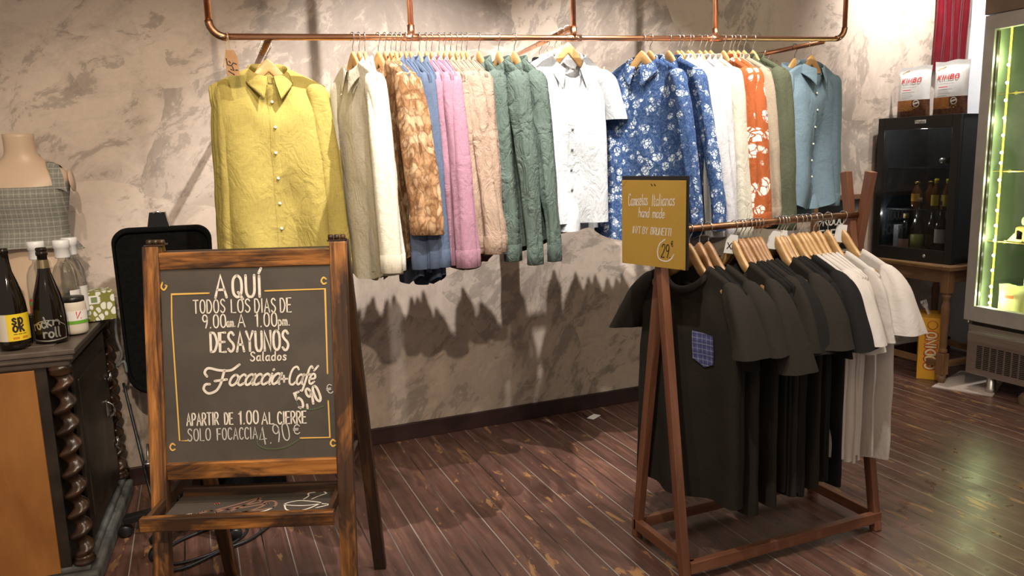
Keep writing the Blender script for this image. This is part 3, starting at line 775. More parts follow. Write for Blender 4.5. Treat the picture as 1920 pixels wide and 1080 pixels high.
# hangers: one of each kind, then copies
def hanger_proto(kind):
    hk = MB()
    pts = catmull([(-0.013, 0, -0.012), (-0.018, 0, 0.003), (-0.012, 0, 0.014), (0, 0, 0.0175), (0.013, 0, 0.013), (0.018, 0, 0.0), (0.012, 0, -0.018), (0.002, 0, -0.032), (0, 0, -0.05), (0, 0, -0.078)], 4)
    hk.tube(pts, 0.0018, 8)
    xs = np.linspace(-0.215, 0.215, 41); up = []; lo = []
    wide = kind == 'rack'
    W = 0.178 if wide else 0.160
    xs = np.linspace(-W, W, 45)
    ax = np.abs(xs) / W
    zu = -0.050 - 0.056 * (1 - np.exp(-(xs / 0.060) ** 2)) - (0.092 if wide else 0.076) * ax
    hh = (0.072 if wide else 0.070) - 0.044 * sstep(ax, 0.0, 0.65)
    zl = zu - hh
    zl = np.where(ax < 0.28, zl + 0.020 * (1 - ax / 0.28), zl)
    yc = -0.004 * ax ** 2
    th = (0.0095 if wide else 0.0070) * np.ones_like(ax)
    rows = []
    for k in range(12):
        a = 2 * PI * k / 12; cc = math.cos(a); ss = math.sin(a)
        cc = math.copysign(abs(cc) ** 0.6, cc); ss = math.copysign(abs(ss) ** 0.6, ss)
        rows.append(np.stack([xs, yc + th * cc, (zu + zl) / 2 + (zu - zl) / 2 * ss], -1))
    P = np.stack(rows, 1)
    bd = MB(); bd.grid(P, closed=True)
    bd.f.append(list(range(12))[::-1]); bd.m.append(0); bd.sm.append(False)
    n = len(xs); bd.f.append([(n - 1) * 12 + j for j in range(12)]); bd.m.append(0); bd.sm.append(False)
    return hk, bd
_hk, _hb = hanger_proto('rail'); _hk2, _hb2 = hanger_proto('rack')
_hm = {}
def make_hanger(label, loc, rz, group, wood_='hanger', kind='rail', hookm='chrome', bar=False, tagtext=None):
    t = thing('wooden_hanger', label, 'hanger', loc, rz, group)
    key = (kind, wood_, hookm)
    if key not in _hm:
        a = (_hk if kind == 'rail' else _hk2).build('hook', M[hookm], t); b_ = (_hb if kind == 'rail' else _hb2).build('arms', M[wood_], t)
        _hm[key] = (a.data, b_.data)
    else:
        link('hook', _hm[key][0], t); link('arms', _hm[key][1], t)
    if bar:
        m = MB(); m.tube([(-0.17, -0.01, -0.215), (0.17, -0.01, -0.215)], 0.005); m.tube([(-0.17, -0.01, -0.15), (-0.17, -0.01, -0.215)], 0.003); m.tube([(0.17, -0.01, -0.15), (0.17, -0.01, -0.215)], 0.003)
        m.build('trouser_bar', M['hanger'], t)
    if tagtext is not None:
        m = MB(); m.prism([(-0.019, -0.015), (0.019, -0.015), (0.024, -0.085), (-0.024, -0.085)], 0.001, 0)
        if tagtext: lettering(m, tagtext, 0.022, -0.014, -0.068, lambda u, v: (u, -0.0012, v), 0.0035, width=0.03, mi=1)
        o = m.build('size_tag', [M['paper'], M['ink']], t, (0.004, -0.006, -0.02)); o['label'] = 'white paper size tag on the hook'
        o.rotation_euler = (0, 0.12, 0.9)
    return t

ORD = ['first', 'second', 'third', 'fourth', 'fifth', 'sixth', 'seventh', 'eighth', 'ninth', 'tenth', 'eleventh', 'twelfth', 'thirteenth', 'fourteenth', 'fifteenth', 'sixteenth']
def railz(x): return 1.9475 + (x - 0.12) * 0.0306
RY = 2.95

# ---- copper clothes rail
rail = thing('copper_clothes_rail', 'ceiling-hung copper pipe clothes rail carrying the rows of shirts', 'clothes rail', (0.12, RY, railz(0.12)))
def L3(x, y, z): return (x - 0.12, y - RY, z - railz(0.12))
m = MB(); m.tube([L3(0.165, RY, railz(0.165)), L3(2.985, RY, railz(2.985))], 0.0115, 14); m.build('pipe', M['copper'], rail)
for x in (0.115, 3.03):
    e = MB(); k = 1 if x < 1 else -1; z = railz(x)
    e.tube([L3(x + k * (0.055 - 0.055 * math.cos(a)) , RY, z + 0.055 - 0.055 * math.sin(a)) for a in np.linspace(0, PI / 2, 8)], 0.0135, 14)
    e.build('elbow', M['old_copper'], rail)
for x in (0.115, 0.838, 1.537, 2.258, 3.03):
    z = railz(x); p = MB(); p.tube([L3(x, RY, z + (0.05 if x in (0.115, 3.03) else 0.0)), L3(x, RY, CZ)], 0.0115, 14); p.build('drop_pipe', M['copper'], rail)
for x in (0.838, 1.537, 2.258):
    z = railz(x); p = MB(); p.tube([L3(x - 0.035, RY, railz(x - 0.035)), L3(x + 0.035, RY, railz(x + 0.035))], 0.0138, 14); p.tube([L3(x, RY, z), L3(x, RY, z + 0.045)], 0.0138, 14)
    p.build('tee_joint', M['copper'], rail)
ARMS = {'left': (0.31, -0.01, 0.335), 'middle': (1.537, 0.045, 1.66), 'right': (2.90, -0.012, 2.93)}
for k, (x, dz, x1) in ARMS.items():
    z = railz(x) + dz; p = MB(); p.tube([L3(x, RY, z), L3(x1, WY, z)], 0.0115, 14); p.build('side_arm', M['copper'] if k != 'left' else M['old_copper'], rail)
for x in (0.15, 0.172, 1.52, 1.555, 2.995):
    s_ = MB(); s_.lathe([(0.0045, 0), (0.004, 0.002), (0.0001, 0.003)], L3(x, RY - 0.0115, railz(x)), 10, 0, Matrix.Rotation(PI / 2, 3, 'X')); s_.build('screw', M['screw'], rail)

# ---- helper for a row of shirts hanging from the main pipe
def row(xs, fab, kind_name, label_tail, group, base_seed, fabname, body=None, sleeve=None, rz=-PI / 2, hang='hanger', order=None, **kw):
    n = len(xs)
    for i, x in enumerate(xs):
        seed = base_seed + i * 11
        r = np.random.default_rng(seed)
        bp = dict(b=0.020, a_sh=0.205, a_mid=0.205, a_hem=0.215, nry=0.018, fold=0.010, wr=0.003, L=0.76, fk=26, ztop=-0.096); bp.update(body or {})
        bp['L'] += r.uniform(-0.02, 0.02); bp['a_sh'] += r.uniform(-0.028, 0.018)
        sp = dict(L=0.63, out=0.05, r0=(0.032, 0.038), r1=(0.026, 0.033), wr=0.005, fwd=r.uniform(-0.02, 0.025), near=dict(out=0.08 + 0.06 * (i % 3) / 2)); sp.update(sleeve or {})
        word = f'{ORD[i]} ' if n > 1 else ''
        lab = f'{word}{fabname} from the left, {label_tail}' if n > 1 else f'{fabname} {label_tail}'
        rr = (rz[i] if isinstance(rz, (list, tuple)) else rz) + r.uniform(-0.06, 0.06)
        z = railz(x)
        make_shirt('long_sleeved_shirt', lab, 'shirt', (x, RY, z), rr, fab[i] if isinstance(fab, list) else fab, group, seed, bp, sp, **kw)
        make_hanger(f'wooden hanger holding the {word}{fabname}' + (' from the left' if n > 1 else ''), (x, RY, z), rr, 'wooden hangers on the copper rail', 'hanger')

P2 = -PI / 2
row([0.61, 0.634, 0.656], [F['beige'], F['white'], F['beige']], '', 'next to the yellow shirts', 'white shirts on the left of the rail', 100, 'white shirt', rz=[P2 + 0.28, P2 + 0.1, P2],
    sleeve=dict(L=0.66, r0=(0.034, 0.042), r1=(0.028, 0.038)), body=dict(L=0.80))
row([0.707, 0.733, 0.756], F['print'], '', 'between the white and slate blue shirts', 'leaf print shirts', 200, 'brown leaf-print shirt', rz=[P2 + 0.3, P2 + 0.12, P2 + 0.1], sleeve=dict(L=0.53, r0=(0.034, 0.036), r1=(0.034, 0.036), near=dict(out=0.11)), cuffs=True)
row([0.775, 0.793, 0.814, 0.833, 0.868], F['blue'], '', 'between leaf-print and pink shirts', 'slate blue shirts', 300, 'slate blue shirt', body=dict(L=0.84), sleeve=dict(L=0.66, r0=(0.03, 0.034), r1=(0.026, 0.028), near=dict(out=0.075)))
row([0.895, 0.917, 0.947], F['pink'], '', 'between slate blue and dusty beige shirts', 'pink shirts', 400, 'mauve pink shirt', sleeve=dict(L=0.66, r1=(0.03, 0.042)))
row([0.971, 0.995, 1.019, 1.04, 1.061], F['tan'], '', 'between pink and sage green shirts', 'dusty beige shirts', 500, 'dusty beige shirt', sleeve=dict(L=0.62, wr=0.008), body=dict(L=0.80))
row([1.113, 1.197, 1.266], F['green'], '', 'left of the bright white short-sleeved shirt', 'sage green shirts', 600, 'crumpled sage green shirt', rz=[P2 + 0.05, P2 + 0.1, P2 + 0.12],
    sleeve=dict(L=0.68, wr=0.009, r0=(0.04, 0.048)), body=dict(b=0.035, wr=0.006, nry=0.03))
row([1.869, 1.911, 2.009], [F['floral'], F['floral'], F['floral']], '', 'right of the bright white shirt', 'blue floral shirts', 700, 'blue floral shirt', rz=[P2 + 0.55, P2 + 0.2, P2 + 0.1],
    body=dict(b=0.04, nry=0.035, L=0.80, a_mid=0.22, a_hem=0.235), sleeve=dict(L=0.62))
row([2.056, 2.076, 2.113, 2.13, 2.174], [F['white'], F['grey'], F['grey'], F['grey'], F['grey']], '', 'right of the blue floral shirts', 'pale grey shirts', 800, 'pale grey-white shirt', sleeve=dict(L=0.66, r0=(0.04, 0.045)), body=dict(L=0.82))
row([2.205, 2.234], F['cream'], '', 'left of the orange flowered shirts', 'cream shirts on the right of the rail', 900, 'cream shirt', sleeve=dict(L=0.68, r0=(0.042, 0.05), r1=(0.036, 0.045)))
row([2.305, 2.341], F['orange'], '', 'between cream and khaki shirts', 'orange shirts', 1000, 'orange flower-print shirt', sleeve=dict(L=0.64, r0=(0.042, 0.05), r1=(0.038, 0.045)))
row([2.36, 2.387], F['khaki'], '', 'between orange and olive shirts', 'khaki shirts', 1100, 'khaki shirt', sleeve=dict(L=0.62, r0=(0.035, 0.035), r1=(0.03, 0.03)))
row([2.421, 2.473], F['olive'], '', 'left of the light denim shirts', 'olive shirts', 1200, 'olive green shirt', sleeve=dict(L=0.66, r0=(0.042, 0.05), r1=(0.038, 0.042)))

# ---- shirts on the side arms (facing the room)
def on_arm(arm, y):
    x, dz, x1 = ARMS[arm]; k = (y - RY) / (WY - RY)
    return (x + (x1 - x) * k, y, railz(x) + dz)
G1 = 'yellow shirts on the left side arm'
for i, (y, rz, fr) in enumerate(((3.06, 0.02, 1), (3.125, -0.03, 0), (3.18, 0.03, 0), (3.24, 0.0, 0))):
    labs = ['frontmost yellow linen shirt hanging behind the chalkboard, all buttons visible', 'second yellow linen shirt, right behind the frontmost one', 'third yellow linen shirt back from the room on the left arm', 'rearmost yellow linen shirt on the left arm of the rail']
    make_shirt('long_sleeved_shirt', labs[i], 'shirt', on_arm('left', y), rz, F['yellow'], G1, 1300 + i * 17,
        dict(b=0.055 if i == 0 else 0.03, fold=0.042, fk=20, wr=0.0035, L=0.80, a_sh=0.205 + 0.008 * (i % 2), a_mid=0.185, a_hem=0.185, ztop=-0.092, slope=0.062, drop=0.052),
        dict(L=0.68, out=0.025 if i == 0 else 0.05, r0=(0.046, 0.045) if i == 0 else (0.046, 0.03), r1=(0.042, 0.035), wr=0.005, fwd=0.0, near=dict(out=0.055 if i == 0 else 0.105)), placket=(i == 0), buttons=(8, M['button'], 0.09, 0.97) if i == 0 else None)
    make_hanger(f'wooden hanger inside the {["frontmost", "second", "third", "rearmost"][i]} yellow shirt', on_arm('left', y), rz, 'wooden hangers on the copper rail')

# middle arm
ms = [(3.02, 'bright', 'bright white short-sleeved linen shirt with open collar, middle of the rail', 'ss'), (3.10, 'bright', 'white linen shirt hanging just behind the bright short-sleeved one', 'ss'), (3.19, 'wblue', 'white and violet-blue printed shirt behind the white ones', 'ls'),
      (3.30, 'black', 'black shirt whose hem shows below the white shirts', 'ls'), (3.42, 'grey', 'pale shirt deepest on the middle side arm', 'ls')]
for i, (y, f, lab, kd) in enumerate(ms):
    rz = 0.0 + (0.04 if i % 2 else 0.0)
    if kd == 'ss':
        make_shirt('short_sleeved_shirt', lab, 'shirt', on_arm('middle', y), rz, F[f], None, 1500 + i * 13, dict(b=0.05, fold=0.045, fk=22, wr=0.006, L=0.72 + 0.045 * i, a_sh=0.19, a_mid=0.175, a_hem=0.18, ztop=-0.100, drop=0.10, tail=0.0, slope=0.095),
            dict(L=0.22, out=0.05, r0=(0.05, 0.05), r1=(0.055, 0.06), nv=26, cap=0.25, near=dict(out=0.085)), long=False, placket=(i == 0), buttons=(5, M['button_dark'], 0.35, 0.9) if i == 0 else None, open_=0.7)
    else:
        make_shirt('long_sleeved_shirt', lab, 'shirt', on_arm('middle', y), rz, F[f], None, 1500 + i * 13, dict(b=0.03, L=0.80 if f == 'black' else 0.72, a_sh=0.195, a_mid=0.18, a_hem=0.18, ztop=-0.098), dict(L=0.5, out=0.01, r0=(0.04, 0.03), r1=(0.03, 0.025)))
    make_hanger(['wooden hanger with a bar inside the bright short-sleeved shirt', 'wooden hanger of the white shirt behind the bright one', 'wooden hanger of the violet-blue printed shirt', 'wooden hanger of the black shirt behind the white ones', 'wooden hanger deepest on the middle side arm'][i],
                on_arm('middle', y), rz, 'wooden hangers on the copper rail', bar=(i == 0))

# right arm
ds = [(3.03, 'denim', 'front light blue denim shirt on the right side arm, button-down collar'), (3.15, 'denim', 'second light blue denim shirt behind the front one, on a wire hanger'), (3.36, 'navy', 'dark navy shirt behind the denim shirts on the right arm'), (3.48, 'navy', 'dark navy shirt deepest on the right side arm')]
for i, (y, f, lab) in enumerate(ds):
    rz = 0.10
    make_shirt('long_sleeved_shirt', lab, 'shirt', on_arm('right', y), rz, F[f], None, 1700 + i * 13, dict(b=0.05 if i == 0 else 0.03, fold=0.055, fk=22, L=0.72 + 0.05 * (i == 1), a_sh=0.195, a_mid=0.17, a_hem=0.18, ztop=-0.096),
        dict(L=0.60, out=0.02, r0=(0.05, 0.045), r1=(0.036, 0.033), near=dict(out=0.04)), placket=(i == 0), buttons=(6, M['button'], 0.14, 0.75) if i == 0 else None, open_=0.15)
    make_hanger(['wooden hanger inside the front denim shirt', 'hanger of the second denim shirt on a dark wire hook', 'wooden hanger of the dark navy shirt nearer the denim', 'wooden hanger deepest on the right side arm'][i], on_arm('right', y), rz, 'wooden hangers on the copper rail', hookm='dark_wire' if i == 1 else 'chrome')

# kraft tag on the rail
t = thing('kraft_tag', 'small brown kraft tag tied with twine to the left end of the rail', 'tag', (0.172, RY, railz(0.17)))
m = MB(); m.tube(catmull([(0, 0.013, 0.0), (-0.002, 0, 0.0135), (0.002, -0.0135, 0.0), (0.004, -0.013, -0.03), (0.004, -0.012, -0.053)], 5), 0.0013, 6); m.tube(catmull([(0, -0.013, 0.0), (-0.006, -0.014, -0.03), (-0.014, -0.014, -0.07), (-0.022, -0.014, -0.105)], 5), 0.0012, 6)
m.build('twine', M['string'], t)
m = MB(); m.prism([(-0.013, -0.068), (0.013, -0.068), (0.023, -0.092), (0.027, -0.155), (-0.016, -0.155), (-0.018, -0.092)], 0.0012, 0)
fr = lambda u, v: (u, -0.0012, v)
for p in ([(-0.014, -0.098), (-0.012, -0.118), (0.000, -0.122), (0.008, -0.112), (0.018, -0.116)], [(-0.006, -0.106), (-0.002, -0.112)], [(-0.010, -0.140), (0.008, -0.152)], [(-0.002, -0.134), (0.008, -0.138), (0.004, -0.124)], [(0.014, -0.136), (0.02, -0.136)]):
    ribbon(m, p, 0.0035, fr, 1)
m.build('card', [M['kraft'], M['ink']], t, (0.004, -0.012, 0.022))

# ------------------------------------------------------------------ T-shirt rack
rk = thing('clothes_rack', 'reddish wooden A-frame clothes rack with a pipe carrying T-shirts', 'clothes rack', (1.975, 2.26, 0))
def R3(x, y, z): return (x - 1.975, y - 2.26, z)
for x in (1.515, 2.425):
    for sgn in (-1, 1):
        yb = 2.26 + sgn * 0.188; top = 2.26 - sgn * (0.014 if x < 2 else 0.045)
        m = MB(); off = 0.018 * sgn
        m.beam(R3(x + off, yb, 0.0), R3(x + off, top, 1.415), 0.032, 0.034, (1, 0, 0), 0, 0.003); m.build('leg', M['rack_wood'], rk)
m = MB(); m.tube([R3(1.515, 2.26, 1.237), R3(2.44, 2.26, 1.247)], 0.0125, 14); m.build('rail', M['old_copper'], rk)
for y in (2.075, 2.445):
    m = MB(); m.box(R3(1.97, y, 0.055), (0.91, 0.026, 0.042), 0, 0.002); m.build('base_rail', M['rack_wood'], rk)
for x in (1.528, 2.41):
    m = MB(); m.box(R3(x, 2.26, 0.055), (0.026, 0.37, 0.042), 0, 0.002); m.build('base_crossbar', M['rack_wood'], rk)

# price sign on the near end
sg = thing('price_sign', 'mustard yellow hand-lettered price card on the front end of the T-shirt rack', 'sign', (1.465, 2.235, 1.27), math.radians(-75))
m = MB(); m.box((0, 0.004, 0.004), (0.298, 0.006, 0.312), 0, 0.001); m.build('backing', M['black_pl'], sg)
m = MB(); m.box((-0.003, -0.001, -0.003), (0.288, 0.004, 0.297), 0, 0.0005)
fr = lambda u, v: (u, -0.0036, v)
m.build('card', M['mustard'], sg)
m = MB()
for dx in (0, 0.001):
    mi = 0 if dx == 0 else 0
lettering(m, 'Camisetas', 0.042, -0.115, 0.055, fr, 0.003, width=0.09, mi=0, slant=0.1, skew=0.06)
lettering(m, 'Italianas', 0.040, -0.005, 0.058, fr, 0.003, width=0.10, mi=0, slant=0.12, skew=0.05)
lettering(m, 'hand', 0.034, -0.066, 0.018, fr, 0.003, width=0.048, mi=0, slant=0.15); lettering(m, 'made', 0.034, -0.002, 0.018, fr, 0.003, width=0.052, mi=0, slant=0.15)
lettering(m, 'IN/T BY', 0.024, -0.095, -0.040, fr, 0.0032, width=0.07, mi=0, slant=0.15); lettering(m, 'BRUNETTI', 0.024, -0.010, -0.040, fr, 0.0032, width=0.09, mi=0, slant=0.15)
lettering(m, '29.', 0.045, 0.038, -0.115, fr, 0.0034, width=0.04, mi=1, slant=0.15); lettering(m, '€', 0.018, 0.082, -0.075, fr, 0.0025, mi=1)
ribbon(m, catmull([(0.055, -0.053), (0.03, -0.072), (0.022, -0.10), (0.03, -0.122), (0.06, -0.128), (0.082, -0.118), (0.094, -0.102)], 6), 0.0045, fr, 0)
for u in (-0.008, 0.006): ribbon(m, [(u, 0.132), (u + 0.004, 0.127)], 0.004, fr, 1)
o = m.build('lettering', [M['chalk'], M['ink']], sg)
for sx_, sz_ in ((-1, 1), (1, 1), (-1, -1), (1, -1)):
    c = MB(); c.prism([(sx_ * 0.141, sz_ * 0.1455), (sx_ * 0.120, sz_ * 0.1455), (sx_ * 0.141, sz_ * 0.124)][::(1 if sx_ * sz_ < 0 else -1)], 0.0012); c.build('photo_corner', M['mustard'], sg, (-0.003, -0.0035, -0.003))

TX = [1.632, 1.676, 1.715, 1.829, 1.853, 1.869, 1.894, 1.914, 1.93, 1.949, 2.026, 2.043, 2.059, 2.072, 2.107, 2.137, 2.155, 2.176, 2.208, 2.235, 2.28, 2.357]
N_DARK = 15
LEAD = {0: 0.085, 2: 0.07, 3: 0.075, 6: 0.05, 9: 0.065, 10: 0.075, 14: 0.08, 16: 0.06, 18: 0.06, 21: 0.08}
for i, x in enumerate(TX):
    z = 1.237 + (x - 1.619) * 0.0133; dk = i < N_DARK
    r = np.random.default_rng(2000 + i); rz = P2 + (0.16 if i == 0 else r.uniform(-0.04, 0.16)); lead = i in LEAD
    lab = ('front charcoal T-shirt on the rack, with a blue plaid chest pocket' if i == 0 else
           f'{ORD[i]} dark T-shirt from the front of the wooden rack' if dk else f'{ORD[i - N_DARK]} white T-shirt from the left on the wooden rack')
    f = F['char'] if i in (0, 2, 3, 6, 10) else F['tblack'] if dk else F['twhite']
    make_tee('tee_shirt', lab, (x, 2.26, z), rz, f, 'dark T-shirts on the wooden rack' if dk else 'white T-shirts on the wooden rack', 2000 + i * 7,
             dict(b=0.045 if i == 0 else 0.026 if lead else 0.013, nry=0.045 if i == 0 else 0.02, fold=0.026 if i == 0 else 0.02 if lead else 0.012, L=(0.86 if dk else 0.79) + r.uniform(-0.05, 0.03), a_sh=0.245, a_mid=0.245, a_hem=0.25),
             dict(fwd=r.uniform(-0.03, 0.0) if lead else r.uniform(0, 0.02), L=0.27 + r.uniform(-0.04, 0.03), cap=0.4, out=r.uniform(0.10, 0.145) if lead else r.uniform(0.06, 0.10), r0=(0.05, 0.035 if lead else 0.022), r1=(0.05, LEAD.get(i, 0.025))), pocket=(i == 0))
    make_hanger(f'wooden hanger of the {"front charcoal pocket T-shirt" if i == 0 else ORD[i] + " dark T-shirt from the rack front" if dk else ORD[i - N_DARK] + " white T-shirt from the left"}', (x, 2.26, z), rz, 'wooden hangers on the T-shirt rack',
                'hanger_dark' if i in (1, 2, 4, 5, 6, 7, 8, 9, 12) else 'hanger', 'rack', tagtext='XL' if i == 3 else '' if i in (10, 12, 21) else None)

# ------------------------------------------------------------------ sandwich board
YAW = math.radians(-21)
bd_ = thing('sandwich_board', 'wooden A-frame chalkboard with breakfast offers and a small shelf tray', 'chalkboard sign', (0.14, 2.385, 0), YAW)
ZT, DF, HW = 1.272, 0.20, 0.298
SL = math.hypot(ZT, DF)
def bp(x, s, off=0.0):
    """front leaf: x across, s metres down from the top, off toward the reader"""
    k = s / SL
    return Vector((x, -DF * k - off * ZT / SL, ZT * (1 - k) + off * DF / SL * -1 * -1 * 0 + off * DF / SL))
DB = 0.36
def bk(x, s): k = s / SL; return Vector((x, DB * k + 0.03, ZT * (1 - k)))
for sx_ in (-1, 1):
    m = MB(); m.beam(bp(sx_ * (HW - 0.024), SL), bp(sx_ * (HW - 0.024), 0.0), 0.048, 0.03, (1, 0, 0), 0, 0.003); m.build('front_leg', M['board_wood'], bd_)
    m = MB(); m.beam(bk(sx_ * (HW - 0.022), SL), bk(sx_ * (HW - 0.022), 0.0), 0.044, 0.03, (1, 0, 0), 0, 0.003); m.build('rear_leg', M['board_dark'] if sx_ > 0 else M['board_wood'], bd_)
    h = MB(); x = sx_ * (HW - 0.03)
    for dx in (-0.018, 0.0, 0.018): h.tube([(x + dx - 0.007, 0.014, ZT + 0.012), (x + dx + 0.007, 0.014, ZT + 0.012)], 0.008, 12)
    h.box((x, 0.0, ZT + 0.004), (0.048, 0.03, 0.004)); h.box((x, 0.03, ZT + 0.004), (0.048, 0.03, 0.004)); h.build('hinge', M['board_dark'], bd_)
PT, PB = 0.075, 0.640
for s0, nm in ((0.043, 'top_rail'), (PB + 0.025, 'bottom_rail')):
    m = MB(); m.beam(bp(-HW + 0.048, s0), bp(HW - 0.048, s0), 0.05, 0.026, (0, 0, 1), 0, 0.003); m.build(nm, M['board_wood'], bd_)
for s0 in (0.043, PB + 0.02):
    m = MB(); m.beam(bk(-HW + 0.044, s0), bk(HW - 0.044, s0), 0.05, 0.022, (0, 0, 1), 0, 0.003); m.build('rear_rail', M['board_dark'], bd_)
PW = 2 * (HW - 0.048); PH = PB - PT
m = MB(); V = [bp(-PW / 2 - 0.004, PT - 0.01, 0.004), bp(PW / 2 + 0.004, PT - 0.01, 0.004), bp(PW / 2 + 0.004, PB + 0.005, 0.004), bp(-PW / 2 - 0.004, PB + 0.005, 0.004)]
V2 = [v + Vector((0, 0.010, 0)) for v in V]
m.add(V + V2, [[3, 2, 1, 0], [4, 5, 6, 7], [0, 1, 5, 4], [1, 2, 6, 5], [2, 3, 7, 6], [3, 0, 4, 7]], smooth=False); m.build('slate_panel', M['chalkboard'], bd_)
m = MB(); V = [bk(-PW / 2, 0.06), bk(PW / 2, 0.06), bk(PW / 2, PB), bk(-PW / 2, PB)]; V2 = [v + Vector((0, 0.008, 0)) for v in V]
m.add(V + V2, [[3, 2, 1, 0], [4, 5, 6, 7], [0, 1, 5, 4], [1, 2, 6, 5], [2, 3, 7, 6], [3, 0, 4, 7]], smooth=False); m.build('rear_panel', M['chalkboard'], bd_)
# lettering; u 0..1 across, v 0..1 up the slate
def pf(u, v): return bp(-PW / 2 + u * PW, PT + (1 - v) * PH, 0.0056)
KX, KY = 1.0, 1.0
def slate(u, v): return pf(u / PW, v / PH)
def SU(px, py): return (px - (291 + (py - 500) * 0.028)) / 320 * PW
def SV(px, py): return (1 - (py - (502 - (px - 290) * 0.062 * max(0, 1 - (py - 500) / 420))) / 366) * PH
def put(mb, text, x0, x1, ybase, hpx, sw, mi=0, slant=0.0, rot=0.0, gap=0.2, jitter=0.03):
    u0, v0 = SU(x0, ybase), SV(x0, ybase); u1, v1 = SU(x1, ybase), SV(x1, ybase)
    lettering(mb, text, hpx / 366 * PH, u0, v0, slate, sw, width=(x1 - x0) / 320 * PW, rot=rot, mi=mi, slant=slant, gap=gap, jitter=jitter)
m = MB()
put(m, 'A', 394, 415, 549, 42, 0.0075); put(m, 'QUÍ', 427, 481, 547, 41, 0.0078)
put(m, 'TODOS', 353, 412, 580, 25, 0.0038); put(m, 'LOS', 424, 459, 577, 25, 0.0038); put(m, 'DIAS', 468, 507, 576, 26, 0.0038); put(m, 'DE', 516, 536, 575, 27, 0.0038)
put(m, '9.00', 370, 413, 608, 25, 0.0040); put(m, 'am.', 415, 431, 605, 18, 0.0034); put(m, 'A', 436, 449, 605, 24, 0.0036); put(m, '1.00', 469, 509, 604, 26, 0.0040); put(m, 'pm.', 512, 533, 601, 19, 0.0036)
put(m, 'DESAYUNOS', 385, 531, 655, 37, 0.0072); put(m, 'Salados', 459, 526, 672, 17, 0.0040, slant=0.05)
put(m, 'ocaccia', 417, 512, 720, 36, 0.0070, slant=0.35, gap=0.02, jitter=0)
for p in ([(377, 702), (373, 694), (380, 686), (400, 690), (422, 690), (438, 679)], [(410, 690), (406, 705), (402, 718), (394, 730), (380, 735), (371, 727), (374, 718), (382, 717)], [(392, 711), (414, 708)]):
    ribbon(m, [(SU(*q), SV(*q)) for q in catmull(p, 6)], 0.0075, slate, 0)
put(m, '+', 516, 528, 716, 26, 0.0060); put(m, 'Café', 529, 578, 719, 34, 0.0062, slant=0.3, gap=0.03, jitter=0)
put(m, '5,90', 551, 596, 767, 31, 0.0072, rot=0.33, slant=0.0, jitter=0); put(m, '€', 604, 615, 738, 17, 0.0028, mi=3, rot=0.2)
put(m, 'APARTIR', 339, 398, 797, 23, 0.0042); put(m, 'DE', 410, 425, 796, 22, 0.0042); put(m, '1.00', 437, 473, 796, 25, 0.0045); put(m, 'AL', 480, 502, 797, 22, 0.0042); put(m, 'CIERRE', 510, 563, 797, 23, 0.0042)
put(m, 'SOLO', 341, 383, 827, 23, 0.0034, 3); put(m, 'FOCACCIA', 396, 471, 826, 22, 0.0034, 3); put(m, '4.90', 477, 534, 838, 34, 0.0034, 3, rot=0.14, jitter=0); put(m, '€', 539, 551, 818, 18, 0.0030, 3)
for p in ([(312, 592), (312, 544), (382, 540)], [(312, 592), (325, 826), (341, 826)], [(487, 533), (600, 526), (604, 697)], [(605, 752), (608, 826), (552, 826)]):
    ribbon(m, [(SU(*q), SV(*q)) for q in p], 0.0042, slate, 1)
for (x, y, fl) in ((297, 530, 1), (597, 510, 2), (311, 838, 2), (613, 838, 2)):
    p = [(x + 5, y - 4), (x, y - 7), (x - 4, y), (x, y + 6), (x + 5, y + 4)] if fl == 2 else [(x - 2, y - 8), (x - 4, y + 1), (x + 1, y + 6), (x + 6, y - 1), (x + 4, y - 3)]
    ribbon(m, [(SU(*q), SV(*q)) for q in catmull(p, 5)], 0.0048, slate, 1)
for p in ([(548, 738), (545, 752), (554, 766), (575, 769), (598, 762)], [(474, 815), (472, 836), (492, 846), (525, 843), (551, 828)]):
    ribbon(m, [(SU(*q), SV(*q)) for q in catmull(p, 6)], 0.0036, slate, 2)
m.build('chalk_lettering', [M['chalk'], M['chalk_gold'], M['chalk_green'], M['chalk_grey']], bd_)
# tray and spreader bars
zt = 0.515; yf = -DF * (1 - zt / ZT) - 0.12; yb = -0.05
m = MB(); m.box((-0.01, yf, zt), (2 * HW - 0.055, 0.026, 0.040), 0, 0.003); m.build('tray_front', M['board_wood'], bd_)
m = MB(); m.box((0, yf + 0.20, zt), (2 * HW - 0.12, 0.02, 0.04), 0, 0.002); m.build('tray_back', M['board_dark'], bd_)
for sx_ in (-1, 1):
    m = MB(); m.beam((sx_ * (HW - 0.044) - 0.01, yf, zt), (sx_ * (HW - 0.05), DB * (1 - (zt + 0.03) / ZT) + 0.03, zt + 0.03), 0.014, 0.036, (1, 0, 0), 0, 0.002); m.build('tray_side', M['board_dark'], bd_)
m = MB(); m.box((0, yf + 0.10, zt - 0.012), (2 * HW - 0.11, 0.2, 0.006)); m.build('tray_panel', M['chalkboard'], bd_)
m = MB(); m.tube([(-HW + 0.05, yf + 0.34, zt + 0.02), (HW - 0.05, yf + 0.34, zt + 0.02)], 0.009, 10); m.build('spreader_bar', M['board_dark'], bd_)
tf = lambda u, v: (u, yf + 0.032 + v * 0.88, zt - 0.0085)
m = MB()
for p in ([(-0.17, 0.035), (-0.03, 0.04), (0.03, 0.09), (0.0, 0.14)], [(-0.15, 0.045), (-0.08, 0.085), (0.0, 0.15)], [(-0.1, 0.05), (-0.02, 0.1), (0.05, 0.12), (0.06, 0.07), (-0.02, 0.045)], [(-0.14, 0.06), (-0.04, 0.075), (0.04, 0.105)], [(-0.06, 0.05), (0.01, 0.155)]):
    ribbon(m, catmull(p, 6), 0.008, tf, 1)
